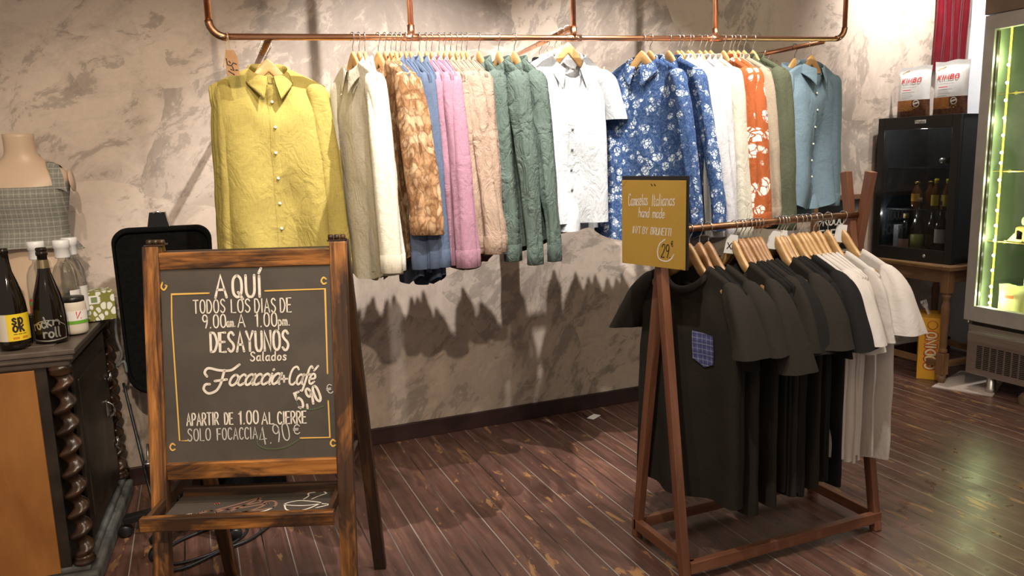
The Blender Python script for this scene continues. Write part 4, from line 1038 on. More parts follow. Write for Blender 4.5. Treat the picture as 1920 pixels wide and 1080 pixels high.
ribbon(m, catmull([(-0.22, 0.03), (-0.17, 0.045)], 3), 0.006, tf, 0); ribbon(m, catmull([(-0.02, 0.03), (0.04, 0.045), (0.065, 0.075)], 6), 0.006, tf, 0); ribbon(m, [(-0.12, 0.115), (-0.112, 0.118)], 0.008, tf, 2)
for p in ([(0.09, 0.09), (0.13, 0.115), (0.2, 0.09), (0.15, 0.075), (0.09, 0.09)], [(0.09, 0.09), (0.11, 0.045), (0.16, 0.045), (0.2, 0.09)], [(0.2, 0.085), (0.225, 0.075), (0.19, 0.055)], [(0.1, 0.035), (0.15, 0.03), (0.2, 0.04)], [(0.14, 0.125), (0.15, 0.15), (0.145, 0.17), (0.165, 0.18)], [(0.165, 0.125), (0.185, 0.15), (0.2, 0.165), (0.19, 0.18)]):
    ribbon(m, catmull(p, 6), 0.0045, tf, 0)
m.build('tray_drawing', [M['chalk'], M['chalk_brown'], M['chalk_red']], bd_)

# ------------------------------------------------------------------ carved cabinet on the left
cb = thing('carved_cabinet', 'antique dark carved wooden cabinet with barley-twist columns and orange-brown side panel', 'cabinet', (-0.41, 2.93, 0), math.radians(-4.0))
ZC = 0.90; CL, CD = 0.98, 0.915
m = MB(); m.box((-CL / 2, CD / 2, ZC - 0.010), (CL, CD, 0.020), 0, 0.004); m.box((-CL / 2, CD / 2, ZC - 0.030), (CL - 0.016, CD - 0.016, 0.022), 0, 0.006); m.box((-CL / 2, CD / 2, ZC - 0.052), (CL - 0.05, CD - 0.05, 0.026), 0, 0.006)
m.box((-CL / 2 - 0.02, CD / 2 + 0.02, ZC + 0.002), (CL - 0.11, CD - 0.11, 0.006), 0, 0.002)
m.build('worktop', M['cab_top'], cb)
m = MB(); m.box((-CL / 2 - 0.03, CD / 2, 0.46), (CL - 0.14, CD - 0.07, 0.76), 0, 0.002); m.build('carcass', M['cab_dark'], cb)
m = MB(); m.box((-CL / 2 - 0.055, 0.032, 0.455), (CL - 0.16, 0.012, 0.75), 0, 0.002); m.build('side_panel', M['cab_panel'], cb)
m = MB(); m.box((-CL / 2, CD / 2, 0.035), (CL - 0.03, CD - 0.03, 0.07), 0, 0.012); m.box((-CL / 2 - 0.01, CD / 2, 0.083), (CL - 0.06, CD - 0.06, 0.028), 0, 0.01); m.build('plinth', M['cab_grey'], cb)
for y0 in (0.055, CD - 0.055):
    prof = 90; V = []; n = 20; zz = np.linspace(0.125, ZC - 0.095, 120)
    for z in zz:
        ph = 2 * PI * z / 0.078; k = min(1, (z - 0.12) / 0.03, (ZC - 0.09 - z) / 0.03); k = max(k, 0.3)
        ex, ey = 0.0125 * math.cos(ph) * k, 0.0125 * math.sin(ph) * k
        V.append([(-0.062 + ex + 0.0265 * math.cos(2 * PI * j / n), y0 + ey + 0.0265 * math.sin(2 * PI * j / n), z) for j in range(n)])
    m = MB(); m.grid(np.array(V), closed=True)
    m.lathe([(0.028, 0.095), (0.037, 0.098), (0.038, 0.108), (0.030, 0.114), (0.034, 0.12), (0.026, 0.130)], (-0.062, y0, 0), 24); m.lathe([(0.026, ZC - 0.1), (0.036, ZC - 0.093), (0.034, ZC - 0.083), (0.038, ZC - 0.076), (0.036, ZC - 0.064), (0.028, ZC - 0.062)], (-0.062, y0, 0), 24)
    m.build('twisted_column', M['twist'], cb)
m = MB(); m.box((-0.052, CD / 2, 0.47), (0.014, CD - 0.30, 0.68), 0, 0.003); m.box((-0.046, CD / 2, 0.47), (0.01, CD - 0.42, 0.54), 0, 0.008)
dr = m.build('door', M['cab_dark'], cb)
for z in (0.30, 0.44, 0.60):
    h = MB(); h.box((-0.036, CD - 0.18, z), (0.006, 0.05, 0.012), 0, 0.002); h.tube([(-0.036, CD - 0.155, z - 0.02), (-0.036, CD - 0.155, z + 0.02)], 0.006, 10); h.build('hinge', M['chrome'], dr)
h = MB(); h.box((-0.038, CD / 2 + 0.17, 0.5), (0.006, 0.03, 0.07), 0, 0.002); h.tube(catmull([(-0.034, CD / 2 + 0.16, 0.53), (-0.012, CD / 2 + 0.16, 0.51), (-0.012, CD / 2 + 0.16, 0.48), (-0.03, CD / 2 + 0.16, 0.46)], 4), 0.003, 8); h.build('drop_handle', M['chrome'], dr)

# bottles and groceries on the cabinet
ZS = ZC + 0.0055
def bottle(name, label, loc, prof, glassm, cat='bottle', n=28, group=None, rz=0.0):
    t = thing(name, label, cat, loc, rz, group); m = MB(); m.lathe(prof, n=n); m.build('glass_body', glassm, t); return t
def wrap_label(parent, nm, r, z0, z1, a0, a1, m_, n=24, rf=None, off=0.0006):
    mb = MB(); A = np.linspace(math.radians(a0), math.radians(a1), n); Z = np.linspace(z0, z1, 8)
    P = np.array([[((rf(z) if rf else r) + off) * np.array([math.cos(a), math.sin(a), 0]) + np.array([0, 0, z]) for a in A] for z in Z])
    mb.grid(P); return mb.build(nm, m_, parent)
def cylfr(r, off=0.0012, rf=None):
    """u along the surface from the -y direction, v = height"""
    return lambda u, v: (((rf(v) if rf else r) + off) * math.sin(u / r), -((rf(v) if rf else r) + off) * math.cos(u / r), v)
champ = [(0.040, 0.0), (0.0475, 0.006), (0.0485, 0.02), (0.0485, 0.125), (0.046, 0.16), (0.038, 0.20), (0.028, 0.235), (0.019, 0.265), (0.0155, 0.30), (0.0150, 0.325), (0.0170, 0.328), (0.0170, 0.338), (0.0155, 0.340), (0.0150, 0.343)]
B1 = bottle('beer_bottle', 'large dark bottle with a yellow label at the cabinet edge', (-0.598, 3.03, ZS), champ, M['dark_bottle'], rz=0.15)
wrap_label(B1, 'label', 0.0485, 0.030, 0.122, -200, 20, M['yellow_lab'])
wrap_label(B1, 'label', 0.0485, 0.030, 0.122, -200, -108, M['cream'], off=0.001)
m = MB(); f_ = cylfr(0.0485, 0.0016)
lettering(m, 'sp', 0.036, 0.002, 0.088, f_, 0.006, width=0.030, gap=0.2); lettering(m, 'ok', 0.036, 0.002, 0.062, f_, 0.006, width=0.032, gap=0.2)
for k in range(3): ribbon(m, [(0.002 + 0.014 * k, 0.053), (0.012 + 0.014 * k, 0.053)], 0.0018, f_)
m.build('label_lettering', M['ink'], B1)
m = MB()
for u in (0.0, 0.028):
    for v in (0.038, 0.042): ribbon(m, [(u, v), (u + 0.016, v)], 0.0022, f_)
m.build('label_print', M['box_red'], B1)
ph2 = [(0.043, 0.0), (0.052, 0.006), (0.053, 0.02), (0.053, 0.085), (0.050, 0.125), (0.042, 0.17), (0.031, 0.21), (0.0215, 0.245), (0.0165, 0.28), (0.0155, 0.305), (0.0185, 0.308), (0.0190, 0.318), (0.0165, 0.321), (0.0185, 0.324), (0.0185, 0.332), (0.014, 0.335)]
B2 = bottle('beer_bottle', 'dark bottle with silver rock lettering, right of the yellow-labelled bottle', (-0.493, 3.075, ZS), ph2, M['dark_bottle'])
wrap_label(B2, 'neck_foil', 0.0165, 0.262, 0.292, 0, 360, M['gold_lab'], rf=lambda z: 0.0185 - (z - 0.262) * 0.07)
f2 = cylfr(0.053, 0.0012); f2b = cylfr(0.053, 0.0018)
m = MB(); lettering(m, 'rock', 0.036, -0.046, 0.050, f2b, 0.0055, width=0.058, rot=0.25); lettering(m, "n", 0.030, 0.016, 0.067, f2b, 0.005, width=0.02, rot=-0.05); lettering(m, 'roll', 0.034, -0.016, 0.024, f2b, 0.0055, width=0.05)
ribbon(m, catmull([(-0.056, 0.060), (-0.03, 0.078), (0.0, 0.085), (0.03, 0.078), (0.056, 0.060)], 6), 0.0028, f2b); ribbon(m, catmull([(-0.056, 0.016), (0.0, 0.012), (0.056, 0.016)], 6), 0.004, f2b)
ribbon(m, catmull([(-0.058, 0.055), (-0.058, 0.035), (-0.054, 0.016)], 6), 0.0022, f2b); ribbon(m, catmull([(0.058, 0.055), (0.058, 0.035), (0.054, 0.016)], 6), 0.0022, f2b)
m.build('label_lettering', M['silver_lab'], B2)
clearp = [(0.036, 0.0), (0.043, 0.005), (0.044, 0.02), (0.044, 0.17), (0.041, 0.20), (0.031, 0.225), (0.019, 0.238), (0.0165, 0.25), (0.0165, 0.262)]
for (x, y, lab, k) in ((-0.545, 3.30, 'clear square-shouldered bottle with white cap behind the rock-lettered bottle', 1.08), (-0.462, 3.30, 'clear glass bottle with white cap and white label, beside the jar', 1.08), (-0.448, 3.40, 'clear bottle with white cap, rearmost of the three by the tissue box', 1.08)):
    t = bottle('spirit_bottle', lab, (x, y, ZS), [(r, z * k) for r, z in clearp], M['bottle_glass'])
    m = MB(); m.lathe([(0.0255, 0.252 * k), (0.0265, 0.255 * k), (0.0255, 0.285 * k), (0.0285, 0.287 * k), (0.0285, 0.312 * k), (0.0265, 0.314 * k)], n=28); m.build('cap', M['white_pl'], t)
    wrap_label(t, 'label', 0.044, 0.05, 0.15, -70, 40, M['paper'])
    m = MB(); m.lathe([(0.001, 0.006), (0.039, 0.007), (0.041, 0.02), (0.041, 0.13), (0.001, 0.131)], n=20); m.build('liquid', M['bottle_glass'], t)
t = thing('food_jar', 'glass jar of pale cream with black lid and white-green label', 'jar', (-0.432, 3.19, ZS))
m = MB(); m.lathe([(0.035, 0.0), (0.041, 0.006), (0.042, 0.02), (0.042, 0.10), (0.039, 0.115), (0.036, 0.122)], n=28); m.build('jar_body', M['cream'], t)
m = MB(); m.lathe([(0.037, 0.119), (0.0385, 0.121), (0.0385, 0.136), (0.036, 0.138)], n=28); m.build('lid', M['black_pl'], t)
wrap_label(t, 'label', 0.042, 0.042, 0.088, -170, 30, M['paper']); wrap_label(t, 'label_stripe', 0.042, 0.040, 0.052, -170, 30, M['green_lab'], off=0.0012)
m = MB(); lettering(m, 'V.', 0.024, 0.006, 0.060, cylfr(0.042, 0.0016), 0.0035, width=0.022, slant=0.2); m.build('label_lettering', M['red_ink'], t)
t = thing('food_tin', 'red tin with green rim standing between the dark and clear bottles', 'tin', (-0.535, 3.19, ZS))
m = MB(); m.lathe([(0.030, 0.0), (0.033, 0.003), (0.033, 0.135), (0.031, 0.138)], n=24); m.build('tin_body', M['red_lab'], t); wrap_label(t, 'green_band', 0.033, 0.118, 0.134, 0, 360, M['green_lab']); wrap_label(t, 'label_patch', 0.033, 0.07, 0.10, -90, -30, M['paper'])
t = thing('small_black_box', 'small black box between the two dark bottles and the tin', 'box', (-0.552, 3.125, ZS)); m = MB(); m.box((0, 0, 0.045), (0.06, 0.04, 0.09), 0, 0.003); m.build('box_body', M['black_pl'], t)
m = MB(); m.box((0, 0, 0.092), (0.062, 0.042, 0.006), 0, 0.002); m.build('lid', M['black_pl'], t)
t = thing('tissue_box', 'cube tissue box with olive green and white leaf print', 'tissue box', (-0.385, 3.46, ZS), math.radians(14))
m = MB(); m.box((0, 0, 0.058), (0.115, 0.115, 0.116), 0, 0.002); m.build('carton', M['tissue'], t)
m = MB(); m.box((-0.016, -0.0585, 0.086), (0.036, 0.001, 0.034)); m.box((-0.016, -0.0592, 0.086), (0.022, 0.001, 0.022), 1); m.build('printed_label', [M['paper'], M['olive_lab']], t)

# ------------------------------------------------------------------ mannequin torso with corset
mq = thing('mannequin_torso', 'headless flesh-coloured mannequin torso standing on the cabinet by the wall', 'mannequin', (-0.612, 3.64, ZS), math.radians(-6))
def loft(secs, n=48, mi=0, cut=None):
    Z = [s_[0] for s_ in secs]; zz = np.linspace(Z[0], Z[-1], 60)
    C = [np.interp(zz, Z, [s_[k] for s_ in secs]) for k in range(1, 5)]
    for k in range(4):
        q = np.pad(C[k], 2, mode='edge'); C[k] = (q[:-4] + 2 * q[1:-3] + 3 * q[2:-2] + 2 * q[3:-1] + q[4:]) / 9
    a = np.linspace(0, 2 * PI, n, endpoint=False)
    rows = []
    for i, z in enumerate(zz):
        rows.append(np.stack([C[0][i] + C[2][i] * np.sign(np.cos(a)) * np.abs(np.cos(a)) ** 0.9, C[1][i] + C[3][i] * np.sin(a), np.full(n, z)], -1))
    return np.stack(rows)
z0 = ZS
secs = [(0.0, 0, 0, 0.165, 0.105), (0.06, 0, 0, 0.172, 0.115), (0.14, 0, 0, 0.168, 0.112), (0.24, 0, 0, 0.135, 0.088), (0.31, 0, 0, 0.118, 0.08), (0.40, 0, -0.005, 0.13, 0.09), (0.48, 0, -0.01, 0.146, 0.105), (0.53, 0, -0.005, 0.158, 0.098), (0.575, 0, 0, 0.172, 0.08), (0.605, 0, 0.005, 0.155, 0.068), (0.628, 0.0, 0.008, 0.095, 0.058), (0.65, 0.0, 0.008, 0.062, 0.052), (0.69, 0.0, 0.004, 0.054, 0.05), (0.745, 0.0, 0.0, 0.056, 0.052)]
G = loft(secs); m = MB(); m.grid(G, closed=True)
nn = 48; m.f.append([59 * nn + j for j in range(nn)]); m.m.append(0); m.sm.append(False); m.f.append(list(range(nn))[::-1]); m.m.append(0); m.sm.append(False)
# tilt of the neck cut
m.build('torso', M['skin'], mq)
for sx_ in (-1, 1):
    c = MB(); c.lathe([(0.001, 0.0), (0.045, 0.0), (0.045, 0.004), (0.001, 0.006)], (sx_ * 0.172, 0.0, 0.555), 24, 0, Matrix.Rotation(sx_ * PI / 2 * 0.93, 3, 'Y')); c.build('shoulder_cap', M['skin'], mq)
# corset: follows the torso, square neck, flared hem
a = np.linspace(0, 2 * PI, 72, endpoint=False); rows = []
cs = [(0.285, 0.185, 0.125), (0.31, 0.165, 0.112), (0.345, 0.140, 0.098), (0.40, 0.140, 0.100), (0.46, 0.153, 0.114), (0.50, 0.161, 0.115), (0.535, 0.168, 0.105)]
Z = [c[0] for c in cs]
for z in np.linspace(0.285, 0.535, 30):
    rx = np.interp(z, Z, [c[1] for c in cs]); ry = np.interp(z, Z, [c[2] for c in cs]); k = (0.535 - z) / 0.25
    fl = 1 + 0.035 * np.sin(a * 9) * k ** 3
    side = np.abs(np.cos(a)) ** 4
    rows.append(np.stack([rx * np.sign(np.cos(a)) * np.abs(np.cos(a)) ** 0.9 * fl, -0.004 + ry * np.sin(a) * fl, z + 0.02 * side * (z - 0.285) / 0.25 - 0.012 * np.cos(a * 2) * k], -1))
co = thing('corset_top', 'grey-green checked corset top with wide straps on the mannequin', 'top', (-0.612, 3.64, ZS), math.radians(-6))
m = MB(); m.grid(np.stack(rows), closed=True); m.build('bodice', M['corset'], co)
for sx_ in (-1, 1):
    P = []
    for k, (x, y, z) in enumerate(catmull([(0.142, -0.075, 0.52), (0.134, -0.070, 0.575), (0.118, -0.045, 0.616), (0.106, 0.01, 0.628), (0.110, 0.06, 0.60), (0.115, 0.085, 0.53)], 5)):
        P.append([(sx_ * (x - 0.02), y, z + 0.006), (sx_ * (x + 0.005), y - 0.002, z + 0.004), (sx_ * (x + 0.028), y - 0.002, z - 0.008)])
    m = MB(); m.grid(np.array(P)); m.build('strap', M['corset'], co)

# ------------------------------------------------------------------ black chair behind the board
ch = thing('black_chair', 'black padded high-back chair with top handle, between cabinet and chalkboard', 'chair', (-0.125, 3.52, 0), math.radians(-4))
def rrect(w0, w1, h, r, n=8):
    """rounded trapezoid outline, w0 bottom, w1 top"""
    pts = []
    for (cx, cz, a0) in ((w1 / 2 - r, h - r, 0), (-w1 / 2 + r, h - r, 90), (-w0 / 2 + r * 1.6, r * 1.6, 180), (w0 / 2 - r * 1.6, r * 1.6, 270)):
        rr = r if cz > h / 2 else r * 1.6
        for k in range(n + 1):
            a = math.radians(a0 + 90 * k / n); pts.append((cx + rr * math.cos(a), cz + rr * math.sin(a)))
    return pts
o_ = rrect(0.36, 0.385, 0.70, 0.06); rows = []
for y, k in ((-0.03, 0.93), (-0.045, 0.97), (-0.04, 1.0), (0.0, 1.005), (0.04, 1.0), (0.045, 0.96)):
    rows.append([(x * k, y + 0.06 * (z / 0.7) ** 1.5, 0.555 + (z - 0.35) * k + 0.35) for x, z in o_])
m = MB(); m.grid(np.array(rows), closed=True); n = len(o_)
m.f.append(list(range(n))); m.m.append(0); m.sm.append(False); m.f.append([5 * n + j for j in range(n)][::-1]); m.m.append(0); m.sm.append(False)
m.build('backrest', M['black_fab'], ch)
m = MB(); V = []
m.prism([(-0.045, 1.245), (0.045, 1.245), (0.03, 1.318), (-0.03, 1.318)], 0.05, 0, Matrix.Translation((-0.01, 0.06, 0))); m.build('top_handle', M['black_gloss'], ch)
m = MB(); m.tube(catmull([(-0.02, -0.0, 1.312), (0.0, -0.004, 1.32), (0.02, 0.0, 1.312)], 4), 0.004, 8, 0); m.build('handle_clasp', M['chrome'], ch, (-0.01, 0.04, 0))
m = MB(); m.box((0.10, -0.22, 0.47), (0.34, 0.38, 0.085), 0, 0.035, None, None, 4); m.build('seat', M['black_fab'], ch)
m = MB(); m.box((0, 0.02, 0.53), (0.06, 0.02, 0.26), 0, 0.005); m.box((0, -0.1, 0.43), (0.06, 0.24, 0.02), 0, 0.004); m.build('back_bracket', M['black_pl'], ch)
m = MB(); m.tube([(0.02, -0.22, 0.11), (0.02, -0.22, 0.25)], 0.028, 14); m.tube([(0.02, -0.22, 0.25), (0.02, -0.22, 0.43)], 0.018, 14); m.build('gas_column', M['black_pl'], ch)
m = MB(); m.tube([(-0.1, -0.26, 0.41), (-0.1, -0.30, 0.35)], 0.005, 8); m.lathe([(0.022, 0), (0.022, 0.006), (0.001, 0.008)], (-0.1, -0.30, 0.345), 16); m.build('height_lever', M['steel'], ch)
for k in range(5):
    a = 2 * PI * k / 5 + 0.5; dx, dy = math.cos(a), math.sin(a)
    m = MB(); m.beam((0.02, -0.22, 0.115), (0.02 + 0.25 * dx, -0.22 + 0.25 * dy, 0.075), 0.05, 0.03, (-dy, dx, 0), 0, 0.006); m.build('base_leg', M['black_pl'], ch)
    m = MB(); m.lathe([(0.02, -0.018), (0.027, -0.012), (0.027, 0.012), (0.02, 0.018)], (0.02 + 0.25 * dx, -0.22 + 0.25 * dy, 0.027), 16, 0, Matrix.Rotation(PI / 2, 3, 'X')); m.build('caster', M['black_pl'], ch)
for i, (x, lab) in enumerate(((0, 0),)):
    m = MB(); m.tube(catmull([(-0.195, -0.03, 0.98), (-0.205, -0.035, 0.82), (-0.19, -0.05, 0.74), (-0.215, -0.045, 0.69), (-0.185, -0.05, 0.71), (-0.18, -0.05, 0.66)], 5), 0.006, 8); m.build('webbing_strap', M['cab_grey'], ch)
# bag and cables on the floor
bg = thing('dark_bag', 'slumped dark bag on the floor under the black chair', 'bag', (0.12, 3.55, 0), 0.2)
a = np.linspace(0, 2 * PI, 36, endpoint=False); rows = []; wb = Wob(5, 6, 16)
for v in np.linspace(0, 1, 16):
    r = (0.16 * math.cos(v * PI / 2) ** 0.5 if v < 1 else 0.0); rows.append(np.stack([1.15 * r * np.cos(a), 0.8 * r * np.sin(a), np.full(36, 0.26 * math.sin(v * PI / 2))], -1))
G = np.stack(rows); G[..., :2] *= (1 + 0.09 * wb(G * 1.0))[..., None]; m = MB(); m.grid(G, closed=True); m.build('bag_body', M['black_fab'], bg)
m = MB(); m.tube(catmull([(-0.06, -0.05, 0.24), (-0.03, -0.06, 0.31), (0.04, -0.06, 0.31), (0.07, -0.05, 0.24)], 6), 0.008, 8); m.build('handle', M['black_pl'], bg)
m = MB()
m.tube(catmull([(-0.33, 3.55, 0.60), (-0.29, 3.4, 0.40), (-0.24, 3.2, 0.18), (-0.19, 3.08, 0.03), (-0.22, 2.98, 0.012), (-0.14, 2.95, 0.012), (0.0, 3.03, 0.012), (0.12, 3.09, 0.012), (0.26, 3.28, 0.012), (0.33, 3.5, 0.012)], 8), 0.006, 10)
tag(m.build('power_cable', M['cable']), 'black power cable dropping from the cabinet and looping on the floor', 'cable')
m = MB(); m.tube(catmull([(-0.25, 3.06, 0.010), (-0.17, 3.00, 0.010), (-0.05, 3.02, 0.010), (0.06, 3.1, 0.010), (0.10, 3.2, 0.010), (0.0, 3.26, 0.010), (-0.15, 3.2, 0.010), (-0.22, 3.12, 0.010)], 8), 0.0055, 10)
tag(m.build('coiled_cable', M['cable']), 'black cable coil lying on the floor behind the chalkboard tray', 'cable')

# ------------------------------------------------------------------ right corner: table, mini fridge
tb = thing('wooden_table', 'small brown wooden table with turned legs under the black mini fridge', 'table', (4.63, 3.57, 0))
m = MB(); m.box((0, 0, 0.752), (0.66, 0.62, 0.028), 0, 0.006); m.build('tabletop', M['table_wood'], tb)
m = MB(); m.box((-0.331, 0.0, 0.760), (0.004, 0.45, 0.010), 0, 0.001); m.build('brass_edge', M['gold_trim'], tb)
lx, ly = 0.272, 0.252
for y in (-ly, ly):
    m = MB(); m.box((0, y, 0.695), (0.54, 0.022, 0.085), 0, 0.002); m.build('apron', M['table_wood'], tb)
for x in (-lx, lx):
    m = MB(); m.box((x, 0, 0.695), (0.022, 0.5, 0.085), 0, 0.002); m.build('apron', M['table_wood'], tb)
for x in (-lx, lx):
    for y in (-ly, ly):
        m = MB(); m.box((x, y, 0.665), (0.055, 0.055, 0.15), 0, 0.003); m.box((x, y, 0.13), (0.055, 0.055, 0.14), 0, 0.004)
        m.lathe([(0.025, 0.595), (0.020, 0.585), (0.026, 0.575), (0.026, 0.565), (0.017, 0.55), (0.019, 0.53), (0.027, 0.50), (0.024, 0.44), (0.021, 0.30), (0.023, 0.245), (0.019, 0.235), (0.026, 0.225), (0.026, 0.215), (0.022, 0.195)], (x, y, 0), 20)
        m.lathe([(0.017, 0.0), (0.026, 0.02), (0.027, 0.062)], (x, y, 0), 16); m.build('leg', M['table_wood'], tb)
for x in (-lx, lx):
    m = MB(); m.box((x, 0, 0.125), (0.024, 0.46, 0.04), 0, 0.002); m.build('stretcher', M['table_wood'], tb)
m = MB(); m.box((0, -ly, 0.125), (0.50, 0.024, 0.04), 0, 0.002); m.build('stretcher', M['table_wood'], tb)

FR = math.radians(-84.5)
mf = thing('mini_fridge', 'black glass-door mini fridge full of bottles on the wooden table', 'fridge', (4.352, 3.60, 0.766), FR)
W_, D_, H_ = 0.562, 0.50, 0.935
m = MB(); tk = 0.03
m.box((-W_ / 2 + tk / 2, D_ / 2 + 0.03, H_ / 2), (tk, D_, H_), 0, 0.003); m.box((W_ / 2 - tk / 2, D_ / 2 + 0.03, H_ / 2), (tk, D_, H_), 0, 0.003)
m.box((0, D_ / 2 + 0.03, H_ - tk / 2), (W_, D_, tk), 0, 0.003); m.box((0, D_ / 2 + 0.03, tk / 2 + 0.004), (W_, D_, tk), 0, 0.003); m.box((0, D_ + 0.015, H_ / 2), (W_, 0.03, H_), 0, 0.003)
m.build('cabinet_shell', M['fridge_side'], mf)
m = MB(); fw = 0.05
m.box((-W_ / 2 + fw / 2, 0.012, H_ / 2), (fw, 0.03, H_), 0, 0.003); m.box((W_ / 2 - fw / 2, 0.012, H_ / 2), (fw, 0.03, H_), 0, 0.003)
m.box((0, 0.012, H_ - 0.04), (W_ - 2 * fw, 0.03, 0.08), 0, 0.002); m.box((0, 0.012, 0.042), (W_ - 2 * fw, 0.03, 0.084), 0, 0.002)
dr = m.build('door', M['black_pl'], mf)
m = MB(); m.box((0, 0.0, H_ / 2), (W_ - 2 * fw, 0.004, H_ - 0.164)); m.build('glass_pane', M['dark_glass'], dr)
m = MB(); m.lathe([(0.011, 0.0), (0.011, 0.003), (0.006, 0.004), (0.001, 0.004)], (0.10, -0.003, 0.042), 20, 0, Matrix.Rotation(PI / 2, 3, 'X')); m.build('lock', M['chrome'], dr)
m = MB(); m.box((0.02, -0.0035, H_ - 0.035), (0.075, 0.001, 0.022), 0); m.build('logo_plate', M['kimbo_silver'], dr)
m = MB(); lettering(m, 'Frigelux', 0.016, -0.012, H_ - 0.042, lambda u, v: (u, -0.0045, v), 0.0022, width=0.062); m.build('logo_lettering', M['ink'], dr)
for z in (0.33, 0.60):
    m = MB(); m.box((0, 0.28, z), (W_ - 0.07, 0.40, 0.004), 1)
    for k in range(9): m.tube([(-0.24 + 0.06 * k, 0.085, z + 0.001), (-0.24 + 0.06 * k, 0.47, z + 0.001)], 0.002, 6)
    m.box((0, 0.082, z), (W_ - 0.07, 0.006, 0.008))
    m.build('shelf', [M['fridge_side'], M['glass']], mf)
def in_fridge(u, d, z):
    p = Matrix.Translation((4.352, 3.60, 0.766)) @ Matrix.Rotation(FR, 4, 'Z') @ Vector((u, d, z)); return p
def simple_bottle(label, u, d, z, prof, gm, cap=None, capm=None, lab=None, labm=None, rz=FR, liquid=None):
    t = bottle('bottle', label, in_fridge(u, d, z), prof, gm, group='bottles in the mini fridge', rz=rz)
    if cap: c = MB(); c.lathe(cap, n=20); c.build('cap', capm, t)
    if lab: wrap_label(t, 'label', lab[0], lab[1], lab[2], -160, -20, labm)
    if liquid: c = MB(); c.lathe(liquid, n=20); c.build('liquid', liquid_m, t)
    return t
zf = 0.036
ginp = [(0.035, 0), (0.04, 0.005), (0.04, 0.11), (0.034, 0.15), (0.018, 0.19), (0.014, 0.20), (0.014, 0.235)]
simple_bottle('pink-labelled gin bottle at the left of the mini fridge bottom shelf', -0.125, 0.12, zf, ginp, M['bottle_glass'], [(0.016, 0.232), (0.016, 0.262), (0.001, 0.263)], M['cork'], (0.04, 0.03, 0.095), M['pink_lab'])
lp = [(0.036, 0), (0.041, 0.005), (0.041, 0.16), (0.034, 0.20), (0.017, 0.24), (0.0145, 0.26), (0.0145, 0.345)]
t = simple_bottle('yellow-green liqueur bottle with cork, second from left in the mini fridge', -0.045, 0.13, zf, lp, M['bottle_glass'], [(0.018, 0.343), (0.020, 0.348), (0.020, 0.372), (0.001, 0.373)], M['cork'])
c = MB(); c.lathe([(0.001, 0.005), (0.0395, 0.006), (0.0395, 0.125), (0.001, 0.126)], n=24); c.build('liquid', M['lemon'], t)
simple_bottle('dark brown bottle with brown label, middle of the mini fridge bottom shelf', 0.04, 0.16, zf, [(0.033, 0), (0.037, 0.005), (0.037, 0.15), (0.032, 0.19), (0.016, 0.23), (0.0135, 0.25), (0.0135, 0.345)], M['dark_bottle'], [(0.0145, 0.33), (0.0145, 0.382), (0.001, 0.383)], M['cork'], (0.037, 0.05, 0.13), M['kimbo_brown'])
simple_bottle('black wine bottle with white shield label in the mini fridge', 0.128, 0.12, zf, [(0.035, 0), (0.039, 0.005), (0.039, 0.17), (0.034, 0.21), (0.017, 0.25), (0.0145, 0.27), (0.0145, 0.355)], M['dark_bottle'], [(0.0155, 0.30), (0.0155, 0.33), (0.013, 0.332), (0.013, 0.395), (0.001, 0.396)], M['cork'], (0.039, 0.085, 0.175), M['paper'])
simple_bottle('slim dark bottle with green label at the right of the mini fridge', 0.198, 0.13, zf, [(0.030, 0), (0.033, 0.005), (0.033, 0.13), (0.028, 0.17), (0.014, 0.21), (0.012, 0.23), (0.012, 0.31)], M['dark_bottle'], [(0.0135, 0.27), (0.0135, 0.325), (0.001, 0.326)], M['olive_lab'], (0.033, 0.03, 0.09), M['olive_lab'])
simple_bottle('clear bottle with silver capsule behind the pink-labelled gin', -0.105, 0.23, zf, [(0.033, 0), (0.037, 0.005), (0.037, 0.19), (0.02, 0.235), (0.014, 0.25), (0.014, 0.32)], M['dark_bottle'], [(0.018, 0.30), (0.02, 0.32), (0.018, 0.345), (0.001, 0.35)], M['chrome'])
t = thing('carton', 'slim grey carton at the far left of the mini fridge bottom shelf', 'carton', in_fridge(-0.205, 0.16, zf), FR); c = MB(); c.box((0, 0, 0.09), (0.035, 0.05, 0.18), 0, 0.002); c.build('carton_body', M['grey_ink'], t)
smallp = [(0.024, 0), (0.027, 0.004), (0.027, 0.10), (0.022, 0.13), (0.013, 0.155), (0.0115, 0.165), (0.0115, 0.19)]
for u, l in ((0.07, 'left small bottle with bright yellow label on the mini fridge shelf'), (0.148, 'right small bottle with bright yellow label on the mini fridge shelf')):
    simple_bottle(l, u, 0.13, 0.335, smallp, M['amber'], [(0.0125, 0.17), (0.013, 0.198), (0.001, 0.2)], M['yellow_lab'], (0.027, 0.025, 0.095), M['yellow_lab'])
simple_bottle('amber bottle with orange label on the mini fridge shelf', -0.065, 0.13, 0.335, [(0.028, 0), (0.031, 0.004), (0.031, 0.11), (0.016, 0.14), (0.014, 0.15), (0.014, 0.17)], M['amber'], [(0.016, 0.168), (0.016, 0.18), (0.001, 0.181)], M['gold_trim'], (0.031, 0.05, 0.1), M['box_yellow'])
simple_bottle('amber bottle behind the orange-labelled one in the mini fridge', -0.015, 0.2, 0.335, [(0.028, 0), (0.031, 0.004), (0.031, 0.11), (0.016, 0.14), (0.014, 0.15), (0.014, 0.17)], M['amber'], [(0.016, 0.168), (0.016, 0.18), (0.001, 0.181)], M['gold_trim'])
t = bottle('bottle', 'bottle lying on the top shelf of the mini fridge, pale cap forward', in_fridge(0.10, 0.12, 0.65), [(0.0145, 0), (0.0145, 0.05), (0.02, 0.08), (0.036, 0.12), (0.038, 0.14), (0.038, 0.27), (0.03, 0.275)], M['dark_bottle'], group='bottles in the mini fridge', rz=FR)
t.rotation_euler = (-PI / 2, 0, FR)
